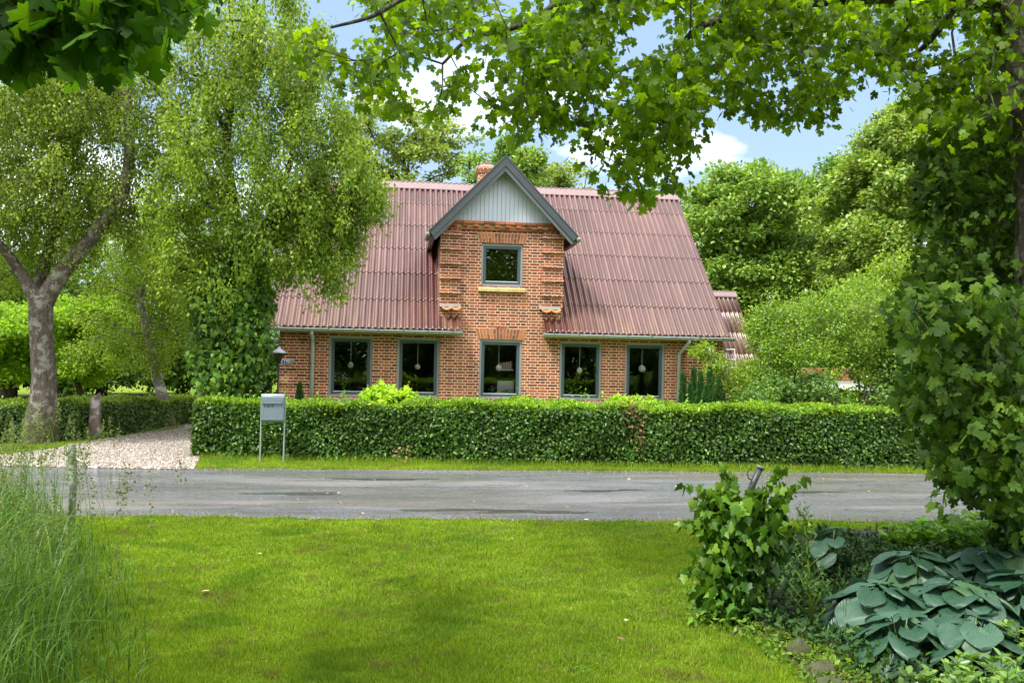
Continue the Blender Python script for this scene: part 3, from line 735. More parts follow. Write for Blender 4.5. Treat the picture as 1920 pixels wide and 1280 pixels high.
# chimney
m = MB(); c0, c1 = X(894, 330, YR+.2), X(925, 330, YR+.2); zt1 = Z(905, 313, YR+.2)
m.box((c0+.03, YR-.05, ZR-.4), (c1, YR+.42, zt1-.2)); m.box((c0, YR-.08, zt1-.2), (c1+.03, YR+.45, zt1-.13)); m.box((c0-.02, YR-.1, zt1-.13), (c1+.05, YR+.47, zt1-.05))
ch = m.build('chimney', BRICK, house); MB().hexa([(c0-.01, YR-.09, zt1-.05), (c1+.04, YR-.09, zt1-.05), (c1+.04, YR+.46, zt1-.05), (c0-.01, YR+.46, zt1-.05)], [(c0+.1, YR+.02, zt1+.03), (c1-.08, YR+.02, zt1+.03), (c1-.08, YR+.33, zt1+.03), (c0+.1, YR+.33, zt1+.03)]).build('chimney_cap', CEM, ch)
MB().box((c0+.22, YR+.05, zt1+.0), (c1-.12, YR+.3, zt1+.12)).build('chimney_pot', BRICK1, ch)
# text helper
def text_mesh(s, size, mat, parent, loc, name='lettering', ext=.001, sx=1):
    cu = bpy.data.curves.new(name, 'FONT'); cu.body = s; cu.size = size; cu.extrude = ext; cu.align_x = 'CENTER'; cu.align_y = 'CENTER'
    to = bpy.data.objects.new(name+'_tmp', cu); COL.objects.link(to); bpy.context.view_layer.update()
    me = bpy.data.meshes.new_from_object(to.evaluated_get(bpy.context.evaluated_depsgraph_get()))
    bpy.data.objects.remove(to); me.transform(Matrix.Translation(loc) @ Matrix.Rotation(R(90), 4, 'X') @ Matrix.Diagonal((sx, 1, 1, 1)))
    me.materials.clear(); return link(name, me, mat, parent)
BLUE = plain('enamel_blue', (.02, .05, .30), .3, var=.05, bstr=0); WHITE = plain('white_paint', (.75, .76, .74), .5, var=.05, bstr=0); BLACK = plain('black_paint', (.012, .012, .013), .45, var=.1, bstr=0)
nx_, nz_ = X(539, 678), Z(539, 678)
m = MB(); m.box((nx_-.11, YF-.095, nz_-.05), (nx_+.11, YF-.041, nz_+.05)); npl = m.build('number_plate', WHITE, house); npl['label'] = 'small blue house number plate by the left corner'
MB().box((nx_-.103, YF-.097, nz_-.043), (nx_+.103, YF-.0945, nz_+.043)).build('plate_face', BLUE, npl)
text_mesh('19B', .105, WHITE, npl, (nx_, YF-.0985, nz_+.002), 'lettering')

# things in the windows
GLOBE = plain('opal_glass', (.82, .82, .78), .35, var=.03, bstr=0)
for i, (px, py, rr_, lab) in enumerate(((657.5, 684, .066, 'white globe pendant lamp behind the far left window'), (783, 687.5, .064, 'white globe pendant lamp behind the second window from the left'),
        (935, 689.5, .07, 'white globe pendant lamp behind the middle ground-floor window'), (1086.5, 694, .068, 'white globe pendant lamp in the window with a white door handle strip'), (1203.5, 691, .085, 'white globe pendant lamp behind the far right window'))):
    p = P(px, py, YF+.24); t = empty('pendant_lamp', p, lab, 'lamp', 'globe lamps hanging in the windows')
    MB().ball(p, rr_, 18).build('globe', GLOBE, t, True); MB().tube([(p[0], p[1], p[2]+rr_*.9), (p[0], p[1], 2.438)], .005, 6).build('cord', GLOBE, t)
POTW = plain('pot_white', (.62, .62, .60), .5, bstr=0)
def potted(px, py, zsz, lab, flower=None, leafm=None, h=.3, n=60, spread=.12, ls=.05, potr=.06):
    Yp = YF+.215; p = P(px, py, Yp); z0 = zbot+.003; t = empty('potted_plant', (p[0], Yp, z0), lab, 'potted plant', 'plants standing on the window boards')
    MB().lathe((p[0], Yp, z0), [(potr*.72, 0), (potr, .11), (potr*1.06, .115), (potr*.9, .10)], 14).build('pot', POTW, t, True)
    C = np.array([p[0], Yp, z0+.11])+rng.normal(size=(n, 3))*[spread, spread*.5, h*.3]+[0, 0, h*.45]; C[:, 1] = np.clip(C[:, 1], YF+.13, YF+.4); C[:, 2] = np.maximum(C[:, 2], z0+.12)
    st = MB()
    for q in range(7): e = C[q*3]; st.tube([(p[0], Yp, z0+.1), ((p[0]+e[0])/2, Yp, (z0+.1+e[2])/2+.02), e], .003, 5)
    st.build('stem', leafm, t); leaves('foliage', C, rnd_dirs(n, -.2), rnd_dirs(n, -.8), ls*rng.uniform(.6, 1.2, n), T_OVAL, leafm, t)
    if flower:
        m = MB()
        for q in range(flower[1]): a_ = rng.normal(size=3)*[spread, .03, h*.22]; c_ = (p[0]+a_[0], Yp-.03, z0+.11+h*.8+a_[2]); m.ball(c_, flower[2], 7, .6)
        m.build('flowers', flower[0], t, True)
HP = leafmat('houseplant', (.06, .14, .03), (.11, .22, .04), (.2, .34, .08), .3)
FLW = plain('petal_white', (.8, .8, .74), .6, bstr=0); FLR = plain('petal_red', (.5, .03, .02), .6, bstr=0); FLP = plain('petal_purple', (.12, .05, .4), .6, bstr=0)
potted(643, 735, .1, 'white flowering orchid in a white pot, far left window', (FLW, 9, .024), HP, .36, 50, .1)
potted(675, 735, .1, 'small purple flowers in a pot, right side of the far left window', (FLP, 8, .016), HP, .13, 30, .05, .03, .04)
potted(769, 738, .1, 'red flowering plant in the second window from the left', (FLR, 5, .02), HP, .22, 50, .08)
potted(803, 738, .1, 'tall pale pot with leaves in the second window from the left', None, HP, .14, 30, .05)
potted(924, 741, .1, 'purple flowering plant in a pot, middle window', (FLP, 10, .018), HP, .14, 40, .05, .04, .055)
potted(950, 741, .1, 'low spreading green plant in a pot, middle window', None, HP, .12, 60, .10, .05)
potted(1070, 742, .1, 'feathery green plant in the left corner of the window with a white handle strip', None, HP, .26, 110, .13, .07, .05)
potted(1098, 743, .1, 'low bushy green plant in the right half of the window with a white handle strip', None, HP, .12, 60, .07, .04, .045)
# shelf and books made up for an unclear brick view; radiator in middle room
YS = YF+.55; a, b_ = X(934, 691, YS), X(961, 691, YS)
tag(MB().box((a-.02, YS, Z(945, 692, YS)-.03), (b_+.02, YS+.22, Z(945, 692, YS))).build('stand_in_shelf', WHITE), 'narrow white made-up shelf behind the middle ground-floor window', 'shelf')
zs_ = Z(945, 692, YS); x = a; BK = [plain('book_pink', (.55, .22, .24), .6, bstr=0), plain('book_cream', (.62, .52, .45), .6, bstr=0)]; i = 0
labs = ['pink book', 'cream book']; ORD = 'first second third fourth fifth sixth seventh eighth ninth tenth eleventh twelfth thirteenth fourteenth fifteenth sixteenth'.split()
while x < b_-.02:
    wd = .026; o = MB().box((x, YS+.02, zs_), (x+wd-.003, YS+.17, zs_+.13+.02*(i % 3 == 2)+.004*i)).build('book', BK[i % 2])
    tag(o, 'thin %s, %s from the left in the made-up row on the white shelf' % (labs[i % 2].replace(' book', '-spined book'), ORD[i]), 'book', 'made-up books in a row on the shelf'); x += wd; i += 1
rd = empty('radiator', ((a+b_)/2, YS+.1, .3), 'white ribbed radiator below the shelf behind the middle ground-floor window', 'radiator')
m = MB(); x = a
while x < b_+.04: m.box((x, YS+.05, Z(945, 738, YS)-.2), (x+.022, YS+.12, Z(945, 714, YS))); x += .036
m.build('ribs', WHITE, rd); MB().box((a, YS+.07, Z(945, 738, YS)-.21), (b_+.05, YS+.10, Z(945, 714, YS)-.02)).build('core', POTW, rd)
MB().box((a, YS+.05, .05), (a+.04, YS+.1, Z(945, 738, YS)-.2)).build('foot', WHITE, rd)

# ================================================================== ANNEX, SHED AND SMALL THINGS
YA = 24.6
an = empty('annex', (X(1360, 640, YA), YA, 0), 'low brick annex with the same corrugated red roof, behind the right end of the house', 'annex')
ax0, ax1 = X(1300, 560, YA+1.6), X(1384, 560, YA+1.6)
yr2, zr2 = YA+2.4, Z(1360, 549, YA+2.4)
ye2, ze2 = YA, zr2-2.4*1.05
xe2 = X(1371, 549, yr2)+.10
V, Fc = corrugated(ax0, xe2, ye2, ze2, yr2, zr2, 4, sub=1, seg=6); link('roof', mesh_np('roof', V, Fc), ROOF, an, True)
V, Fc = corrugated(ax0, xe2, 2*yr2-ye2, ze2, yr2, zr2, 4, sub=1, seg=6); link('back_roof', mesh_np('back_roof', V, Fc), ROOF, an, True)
rc = MB()
for sg in (-1, 1): rc.hexa([(ax0, yr2, zr2+.02), (xe2+.03, yr2, zr2+.02), (xe2+.03, yr2+sg*.2, zr2-.15), (ax0, yr2+sg*.2, zr2-.15)], [(ax0, yr2, zr2+.06), (xe2+.03, yr2, zr2+.06), (xe2+.03, yr2+sg*.2, zr2-.11), (ax0, yr2+sg*.2, zr2-.11)])
rc.build('ridge_cap', CAPM, an)
m = MB(); ys0, ys1 = ye2+.25, 2*yr2-ye2-.25
pts = [(ys0, 0), (ys1, 0), (ys1, ze2+.15), (yr2, zr2-.12), (ys0, ze2+.15)]; n = 5
m.add([(ax0, y, z) for y, z in pts]+[(xe2-.3, y, z) for y, z in pts], [tuple(range(n-1, -1, -1)), tuple(range(n, 2*n))]+[(i, (i+1) % n, (i+1) % n+n, i+n) for i in range(n)])
m.build('wall', BRICK, an)
# white framed casement leaning open at the end of the annex
yt = 22.6
def PX(px, py, Y=yt): return tuple(P(px, py, Y))
m = MB()
for a, b_, r_ in (((1361, 660), (1363, 690), .018), ((1377, 655), (1380, 688), .018), ((1361, 673), (1379, 674), .014), ((1362, 689.5), (1382, 689), .02), ((1361, 655), (1378, 655), .014)): m.tube([PX(*a), PX(*b_)], r_, 6)
q = PX(1363, 690); m.tube([q, (q[0], q[1], 0)], .02, 6); q = PX(1380, 688); m.tube([q, (q[0], q[1], 0)], .02, 6)
tr = empty('garden_trellis', (q[0], q[1], 0), 'small white framed trellis by the annex roof, half hidden in the shrub', 'trellis'); m.build('frame', WHITE, tr)
# blue butterfly ornament on the wall
bf = P(1340, 678, YF-.06); bt = MB()
bfm = plain('butterfly_blue', (.03, .20, .42), .35, .3, .4, 20, 0)
for sg in (-1, 1):
    w1 = [(0, .01), (.05, .09), (.11, .10), (.10, .03), (.02, -.005)]; w2 = [(0, -.005), (.08, -.01), (.075, -.07), (.03, -.08), (0, -.02)]
    for wg in (w1, w2): bt.prism([(bf[0]+sg*x, bf[2]+z) for x, z in wg][::sg], bf[1]-.012, bf[1])
bo = empty('butterfly_ornament', bf, 'small blue metal butterfly hung on the brick wall right of the downpipe', 'ornament'); bt.build('wings', bfm, bo)
MB().tube([(bf[0], bf[1]-.02, bf[2]-.07), (bf[0], bf[1]-.02, bf[2]+.06)], .009, 6).build('body', BLACK, bo)
# open shed far right, mostly behind shrubs
ysd = 27.0; s0, s1 = X(1530, 720, ysd), X(1662, 720, ysd); zf0, zf1 = Z(1590, 731, ysd), Z(1590, 713, ysd)
sd = empty('garden_shed', ((s0+s1)/2, ysd, 0), 'low open-fronted shed with a white fascia and faded red roof behind the right-hand shrubs', 'shed')
DW = plain('dark_wood', (.05, .035, .025), .8)
m = MB(); m.box((s0+.05, ysd+1.6, -.05), (s1-.05, ysd+1.7, zf0)); m.box((s0+.05, ysd+.1, -.05), (s0+.15, ysd+1.6, zf0)); m.box((s1-.15, ysd+.1, -.05), (s1-.05, ysd+1.6, zf0)); m.build('wall', DW, sd)
for q in (.0, .36, .7, 1.0):
    xx = s0+.1+(s1-s0-.2)*q; MB().box((xx-.05, ysd+.02, 0), (xx+.05, ysd+.098, zf0)).build('post', DW, sd)
MB().box((s0, ysd-.02, zf0), (s1, ysd+.02, zf1)).build('fascia', WHITE, sd)
MB().hexa([(s0-.05, ysd-.06, zf1), (s1+.05, ysd-.06, zf1), (s1+.05, ysd+1.8, zf1+.34), (s0-.05, ysd+1.8, zf1+.34)], [(s0-.05, ysd-.06, zf1+.03), (s1+.05, ysd-.06, zf1+.03), (s1+.05, ysd+1.8, zf1+.37), (s0-.05, ysd+1.8, zf1+.37)]).build('roof', plain('red_felt', (.26, .07, .045), .8), sd)

# mailbox on two legs
mb0 = G(511, 866); YM = mb0[1]; kx = lambda px, py=790: float(P(px, py, YM)[0]); kz = lambda py, px=512: float(P(px, py, YM)[2])
mx0, mx1 = kx(492.5), kx(534.5); mz0, mz1 = kz(790), kz(738)
GALV = plain('galvanised', (.17, .225, .255), .45, .25, .1, 5, .04)
GALVL = plain('galvanised_light', (.30, .35, .36), .35, .3, .1, 5, .02)
mt = empty('mailbox', (mb0[0], YM, 0), 'blue-grey metal mailbox on two thin legs in front of the hedge', 'mailbox')
m = MB(); prof = []
dpt = .20
for k in range(9): a = math.pi/2*k/8; prof.append((-dpt+.06-.06*math.sin(a), mz0+.05-.05*math.cos(a)))       # rounded bottom front
prof += [(-dpt, mz1-.05)]
for k in range(9): a = math.pi/2*k/8; prof.append((-dpt+.09-.09*math.cos(a), mz1-.05+.05*math.sin(a)))
prof += [(0, mz1), (0, mz0)]
n = len(prof); m.add([(mx0, YM+y, z) for y, z in prof]+[(mx1, YM+y, z) for y, z in prof], [tuple(range(n-1, -1, -1)), tuple(range(n, 2*n))]+[(i, (i+1) % n, (i+1) % n+n, i+n) for i in range(n)])
m.build('body', GALV, mt)
zf = mz1-.075
m = MB(); m.box((mx0+.02, YM-dpt-.012, zf-.058), (mx1-.02, YM-dpt-.001, zf)); m.box((mx0+.02, YM-dpt-.018, zf-.064), (mx1-.02, YM-dpt-.001, zf-.056)); m.build('letter_flap', GALV, mt)
m = MB(); m.tube([(mx0-.004, YM-dpt+.04, mz1-.032), (mx1+.004, YM-dpt+.04, mz1-.032)], .038, 12); m.build('hood', GALVL, mt, True)
MB().box((mx0+.018, YM-dpt-.0015, zf-.075), (mx1-.018, YM-dpt-.0005, zf-.066)).build('slot_shadow_gap', BLACK, mt)
m = MB(); m.tube([(mx0+(mx1-mx0)*.50, YM-dpt-.008, zf-.095), (mx0+(mx1-mx0)*.50, YM-dpt+.002, zf-.095)], .0125, 12); m.build('lock', BLACK, mt)
ring_ = MB(); ring(ring_, mx0+.022, mx1-.022, mz0+.045, zf-.07, .004, YM-dpt-.003, YM-dpt-.0002); ring_.build('door_seam', FR_OUT, mt)
text_mesh('F 43', .048, BLACK, mt, (mx0+(mx1-mx0)*.25, YM-dpt-.002, zf-.105), 'lettering', .0008, 1.1)
for xx, tx, bx in ((mx0-.008, 492, 491), (mx1+.008, 534, 531)):
    g_ = G(bx, 862); m = MB(); m.tube([(xx, YM-.10, mz1-.12), (xx+(bx-tx)*.002, YM-.10, -.05)], .0125, 8); m.build('leg', GALVL, mt)

# lamp post
YLp = 18.6; q = P(523, 656, YLp); xx = q[0]; zc = lambda py: Z(523, py, YLp)
lp = empty('garden_lamp', (xx, YLp, 0), 'black garden lamp post with a wide grey hat by the left corner of the house', 'lamp post')
MB().tube([(xx, YLp, 0), (xx, YLp, zc(676))], .022, 10).build('pole', BLACK, lp, True)
MB().lathe((xx, YLp, 0), [(.03, zc(680)), (.055, zc(676)), (.095, zc(668)), (.115, zc(663)), (.115, zc(661)), (.06, zc(660))], 16).build('lamp_body', BLACK, lp, True)
MB().lathe((xx, YLp, 0), [(.165, zc(662)), (.155, zc(660)), (.07, zc(655)), (.035, zc(653)), (.03, zc(651)), (.012, zc(650))], 20).build('lamp_hat', plain('lamp_hat_grey', (.33, .34, .34), .4, .3), lp, True)

# grey post in the tall grass, ivy post
g_ = G(133, 990); yy = g_[1]
t = empty('round_post', (g_[0], yy, 0), 'thin round weathered green-grey post standing in the tall grass', 'post')
m = MB(); tp = P(135, 832, yy); m.tube([(g_[0], yy, -.05), (g_[0]+.01, yy, tp[2]*.5), (tp[0], yy, tp[2]-.01), (tp[0], yy, tp[2])], [.034, .034, .034, .028], 14)
m.build('shaft', bark('post_wood', (.10, .12, .09), (.22, .25, .20), (.34, .37, .30), 9), t, True)
m = MB()
for zz in (.12, .62): m.tube([(g_[0]+.036*math.cos(a), yy+.036*math.sin(a), zz+.006*math.sin(3*a)) for a in np.linspace(0, 6.28, 18)], .0025, 5)
m.build('wire_loop', FR_OUT, t)

# ================================================================== HEDGES
def hedge(name, label, line, wdt, h, n, size, mats, group=None, wob=.05):
    """line: [(x,y)] front foot line; depth goes to the left of travel"""
    line = [np.array(p[:2]) for p in line]
    t = empty(name, (line[0][0], line[0][1], 0), label, 'hedge', group)
    seg = [np.linalg.norm(b_-a) for a, b_ in zip(line[:-1], line[1:])]; tot = sum(seg); cum = np.concatenate([[0], np.cumsum(seg)])
    L_ = np.array(line)
    def pos(s): return np.stack([np.interp(s, cum, L_[:, 0]), np.interp(s, cum, L_[:, 1])], 1)
    def tang(s): e = .05; return unit(pos(np.minimum(s+e, tot))-pos(np.maximum(s-e, 0)))
    hh = h if callable(h) else (lambda s: np.full_like(s, h))
    # dark woody core
    ss = np.linspace(0, tot, max(8, int(tot/.5))); p = pos(ss); tg = tang(ss); nm = np.stack([-tg[:, 1], tg[:, 0]], 1); H = hh(ss)
    V = []
    for i in range(len(ss)):
        for (d, z) in ((.16, 0), (.14, H[i]-.14), (wdt-.14, H[i]-.14), (wdt-.16, 0)): V.append((*(p[i]+nm[i]*d), z))
    Fq = [(i*4+k, i*4+k+1, i*4+k+5, i*4+k+4) for i in range(len(ss)-1) for k in range(3)]+[(0, 1, 2, 3), (len(V)-4, len(V)-1, len(V)-2, len(V)-3)]
    link('core', mesh_np('core', np.array(V), np.array(Fq)), mats[2], t)
    # leaf shell: front, back, ends, top
    area = [tot*np.mean(H), tot*np.mean(H)*.35, wdt*np.mean(H)*1.3, wdt*np.mean(H)*1.3, tot*wdt*1.5]; area = np.array(area)/sum(area)
    cnt = (area*n).astype(int); P_, N_ = [], []
    for side, c in enumerate(cnt):
        if side < 2:
            s = rng.uniform(0, tot, c); q = pos(s); tg = tang(s); nm = np.stack([-tg[:, 1], tg[:, 0]], 1); z = (.02+.98*rng.random(c)**.82)*(hh(s)-.02)
            lump = wob*(np.sin(s*2.3+z*3)+np.sin(s*5.1-z*6+1)*.6+np.sin(s*.9)*.6)
            d = (lump-np.abs(rng.normal(size=c))*-.06) if side == 0 else wdt-lump
            d = lump*.6+rng.exponential(.055, c)-.03 if side == 0 else wdt-lump*.6-rng.exponential(.06, c)
            P_.append(np.column_stack([q+nm*d[:, None], z])); N_.append(np.column_stack([nm*(-1 if side == 0 else 1), np.full(c, .35)]))
        elif side < 4:
            e = 0. if side == 2 else tot; s = np.full(c, e); q = pos(s); tg = tang(s); nm = np.stack([-tg[:, 1], tg[:, 0]], 1)
            d = rng.uniform(0, wdt, c); z = rng.uniform(.03, 1, c)*(hh(s)-.02); o_ = rng.exponential(.05, c)*(1 if side == 2 else -1)-.04*(1 if side == 2 else -1)
            P_.append(np.column_stack([q+nm*d[:, None]+tg*o_[:, None], z])); N_.append(np.column_stack([tg*(-1 if side == 2 else 1), np.full(c, .35)]))
        else:
            s = rng.uniform(0, tot, c); q = pos(s); tg = tang(s); nm = np.stack([-tg[:, 1], tg[:, 0]], 1); d = rng.uniform(-.02, wdt+.02, c)
            z = hh(s)+.03*np.sin(s*3.1+d*5)+.025*np.sin(s*7.7)+.02*np.sin(s*1.3+2)-rng.exponential(.05, c)+.03
            P_.append(np.column_stack([q+nm*d[:, None], z])); N_.append(np.column_stack([np.zeros((c, 2)), np.ones(c)]))
    C = np.concatenate(P_[:4]); N = np.concatenate(N_[:4])+rng.normal(size=(len(C), 3))*.55
    D = rng.normal(size=C.shape)*.7; D[:, 2] -= .35
    leaves('foliage', C, D, N, size*rng.uniform(.6, 1.25, len(C)), T_OVAL, mats[0], t)
    C = P_[4]; N = N_[4]+rng.normal(size=(len(C), 3))*.5; D = rng.normal(size=C.shape)*.7; D[:, 2] += .3
    # young shoots sticking out of the top
    s = rng.uniform(0, tot, int(tot*26)); q = pos(s); tg = tang(s); nm = np.stack([-tg[:, 1], tg[:, 0]], 1); d = rng.uniform(0, wdt, len(s)); hgt = rng.exponential(.045, len(s))
    C2 = []; 
    for k_ in range(5): C2.append(np.column_stack([q+nm*d[:, None]+rng.normal(size=(len(s), 2))*.02, hh(s)+hgt*(k_/2.5)]))
    C2 = np.concatenate(C2); C = np.concatenate([C, C2]); D = np.concatenate([D, unit(rng.normal(size=C2.shape)+[0, 0, .8])]); N = np.concatenate([N, rng.normal(size=C2.shape)+[0, -.3, .6]])
    o = leaves('young_shoots', C, D, N, size*rng.uniform(.6, 1.15, len(C)), T_OVAL, mats[1], t); o['label'] = 'bright yellow-green top growth'
    return t
HEDGE_L = leafmat('hornbeam_leaf', (.020, .055, .010), (.040, .10, .014), (.085, .17, .025), .28, .38, .5)
HEDGE_T = leafmat('hornbeam_young', (.06, .14, .014), (.12, .24, .018), (.24, .35, .03), .4, .42, .4)
CORE = plain('hedge_core', (.022, .022, .012), .95, var=.4)
h0, h1, h2 = G(362, 858), G(1000, 873), G(1850, 886)
ZH = lambda px, py, p: float(P(px, py, p[1]+.1)[2])
ha, hb = ZH(364, 757, h0), ZH(1750, 775, h2); hm = ZH(1000, 762, h1)
L0 = math.hypot(h1[0]-h0[0], h1[1]-h0[1]); L1 = L0+math.hypot(h2[0]-h1[0], h2[1]-h1[1])
hedge('front_hedge', 'long clipped hedge with bright top along the road in front of the house', [h0, h1, h2], 1.0,
      lambda s: np.interp(s, [0, L0, L1], [ha, hm, hb]), 105000, .062, (HEDGE_L, HEDGE_T, CORE))
BH_L = leafmat('privet_leaf', (.035, .075, .022), (.06, .12, .035), (.11, .18, .06), .25, .5, .3)
BH_T = leafmat('privet_top', (.09, .16, .02), (.13, .21, .03), (.18, .27, .05), .3, .5, .3)
BHO = np.array([.1, .75, 0])
bh = [G(-260, 846), G(0, 838), G(100, 833), G(200, 823), G(290, 808), G(342, 800), G(400, 790)]
bh = [q+BHO for q in bh]
hbk = [ZH(x, y, q) for x, y, q in ((-200, 752, bh[0]), (0, 757, bh[1]), (100, 755, bh[2]), (200, 753, bh[3]), (290, 751, bh[4]), (342, 748, bh[5]), (372, 746, bh[6]))]
cl = np.concatenate([[0], np.cumsum([np.linalg.norm(b_[:2]-a[:2]) for a, b_ in zip(bh[:-1], bh[1:])])])
hedge('drive_hedge', 'low grey-green hedge curving along the back of the gravel drive', bh, .9, lambda s: np.interp(s, cl, hbk), 60000, .062, (BH_L, BH_T, CORE))

fh = [o for o in COL.objects if o.name == 'front_hedge'][0]; q = P(1192, 800, float(np.interp(G(1192, 876)[0], [h1[0], h2[0]], [h1[1], h2[1]]))); C = []
for cx_, cz_, n_ in ((0, .25, 60), (.02, .1, 70), (.05, -.15, 60), (-.1, .33, 40), (-3.6, -.42, 30), (.03, -.3, 20)): C.append(q+rng.normal(size=(n_, 3))*[.09, .035, .08]+[cx_, -.03, cz_])
C = np.concatenate(C); dp = leaves('dry_leaves', C, rnd_dirs(len(C), .4), rnd_dirs(len(C))+[0, -.8, .2], rng.uniform(.035, .07, len(C)), T_OVAL, single_brick_mat('dry_hedge_leaf', [(0, (.12, .06, .025)), (.5, (.24, .14, .05)), (1, (.34, .26, .08))]), fh); dp['label'] = 'brown dry leaves in a patch of the hedge'
# bright climbers spilling over the front hedge
VINE = leafmat('vine_lime', (.13, .24, .015), (.20, .34, .02), (.30, .42, .04), .45, .4, .4)
BROWNB = bark('dark_bark', (.03, .022, .016), (.075, .055, .04))
def mound(name, label, cat, px0, px1, py0, py1, Y, n, size, tpl, mat, crad=.12, depth=.35, group=None, ground=True, k=None, barkm=None, rt=.004, down=.3, up=1.1):
    c = (P(px0, py1, Y)+P(px1, py1, Y))/2; top = P((px0+px1)/2, py0, Y); rx_ = abs(P(px1, py1, Y)[0]-P(px0, py1, Y)[0])/2
    hz = top[2]-c[2]; k = k or 50
    d = unit(np.abs(rng.normal(size=(k, 3)))*[1, 1, 1]*np.where(rng.random((k, 3)) < .5, -1, 1)*[1, 1, 0]+np.abs(rng.normal(size=(k, 3)))*[0, 0, 1])
    C = c+d*np.array([rx_, depth, hz])*(rng.uniform(.35, 1, (k, 1))**.5)-[0, 0, crad*.3]
    t = empty(name, (c[0], c[1], 0), label, cat, group)
    base = np.array([c[0], c[1], 0.]); nd = [base, base+[0, 0, max(.05, c[2]*.6)], base+[0, 0, max(.1, c[2])]]
    A, B, ra, rb = skeleton(nd, [.02, .018, .015], C, rt, .3)
    edges_mesh('stem', np.vstack([A, nd[:2]]), np.vstack([B, nd[1:]]), np.append(ra, [.02, .018]), np.append(rb, [.018, .014]), barkm or BROWNB, t)
    pos, D_, N_, S_ = clump_leaves(C, crad, max(1, n//k), size, down, up)
    leaves('foliage', pos, D_, N_, S_, tpl, mat, t); return t
YV = float(h1[1])+1.15
mound('lime_shrub', 'wide bright lime-green shrub rising above the hedge between the two left windows', 'shrub', 672, 792, 722, 762, YV, 2600, .085, T_IVY, VINE, .10, .4, 'lime shrubs over the hedge')
mound('lime_shrub', 'low bright lime-green shrub rising above the hedge below the far right window', 'shrub', 1140, 1240, 738, 768, YV+.1, 2000, .085, T_IVY, VINE, .10, .4, 'lime shrubs over the hedge')
# conifers
CON = leafmat('conifer', (.014, .05, .014), (.028, .085, .022), (.055, .13, .036), .1, .6, .2)
def conifer(px, pytop, Y, wpx, label, n=2600):
    top = P(px, pytop, Y); H = top[2]; wd = wpx/F*Y/2; t = empty('conifer', (top[0], Y, 0), label, 'conifer', 'upright conifers by the house')
    z = rng.random(n)**.8; rr_ = wd*(1-z**3)*(.55+.45*np.sin(np.pi*np.minimum(1, z+.3)))*np.sqrt(rng.random(n)); a = rng.uniform(0, 6.283, n)
    C = np.column_stack([top[0]+rr_*np.cos(a), Y+rr_*np.sin(a), z*H*.97]); D = np.column_stack([np.cos(a)*.35, np.sin(a)*.35, np.ones(n)])+rng.normal(size=(n, 3))*.15
    leaves('foliage', C, D, rng.normal(size=(n, 3)), rng.uniform(.06, .13, n), T_LONG, CON, t)
    MB().tube([(top[0], Y, 0), (top[0], Y, H*.9)], [.03, .006], 6).build('stem', BROWNB, t)
conifer(562, 722, 19.4, 26, 'small dark conifer in front of the left wall corner')
for px, py, wp, lb in ((1281, 700, 20, 'narrow conifer touching the right downpipe, leftmost of the cluster'), (1301, 691, 24, 'tall dark conifer, second from the left in the cluster by the right wall'), (1314, 700, 26, 'middle conifer of the cluster by the right wall, slightly shorter'),
                   (1331, 690, 26, 'tallest pointed conifer near the blue butterfly'), (1348, 712, 30, 'short broad conifer at the right end of the cluster'), (1295, 722, 34, 'low bushy conifer at the foot of the cluster, left side'), (1325, 725, 38, 'low bushy conifer at the foot of the cluster, right side')):
    conifer(px, py, 19.2-(.5 if py > 720 else 0)+(px % 3)*.1, wp, lb)

# ================================================================== TREES
def BL(px, py, Y, rpx, rpy, dep, n):
    c = P(px, py, Y); k = Y/F; return (c, (rpx*k, dep, rpy*k), n)
def LP(px, py, Y, rpx): p = P(px, py, Y); return (p[0], p[1], p[2], rpx*Y/F)
def foot(px, Y): p = P(px, 700, Y); return p[0], Y
BIRCH = leafmat('birch_leaf', (.06, .12, .015), (.13, .215, .026), (.24, .33, .055), .5, .42, .4)
BIRCH2 = leafmat('birch_leaf_olive', (.06, .115, .018), (.14, .215, .036), (.26, .335, .08), .5, .45, .35)
MAPLE_FAR = leafmat('maple_far', (.065, .14, .03), (.125, .225, .045), (.23, .33, .09), .35, .45, .35)
MAPLE_TAN = leafmat('maple_tan', (.08, .14, .035), (.15, .23, .055), (.29, .335, .12), .35, .5, .3)
MAPLE_FT = leafmat('maple_seeded', (.07, .14, .03), (.135, .225, .048), (.26, .33, .10), .35, .5, .3)
DENSE = leafmat('dense_leaf', (.035, .085, .016), (.065, .14, .022), (.11, .20, .04), .35, .45, .35)
LIMEF = leafmat('lime_leaf', (.08, .17, .016), (.14, .26, .024), (.22, .34, .05), .5, .45, .3)
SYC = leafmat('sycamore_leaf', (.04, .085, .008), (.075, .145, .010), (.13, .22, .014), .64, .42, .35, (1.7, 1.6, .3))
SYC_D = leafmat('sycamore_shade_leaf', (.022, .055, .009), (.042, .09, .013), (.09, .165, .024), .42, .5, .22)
IVYM = leafmat('ivy_leaf', (.012, .04, .006), (.028, .08, .010), (.075, .16, .02), .2, .45, .35)
IVYB = leafmat('ivy_bright', (.035, .09, .010), (.065, .15, .014), (.12, .22, .02), .35, .45, .35)
BK_L = bark('bark_lichen', (.04, .03, .022), (.13, .10, .075), (.21, .21, .175), 6.5, (.05, .052, .012))
BK_G = bark('bark_grey', (.09, .075, .06), (.22, .19, .16), (.42, .42, .38), 4, (.05, .05, .015))
BK_D = bark('bark_dark', (.022, .017, .012), (.065, .05, .036))
BK_S = bark('bark_sycamore', (.018, .014, .010), (.055, .042, .03), (.12, .12, .10), 7)
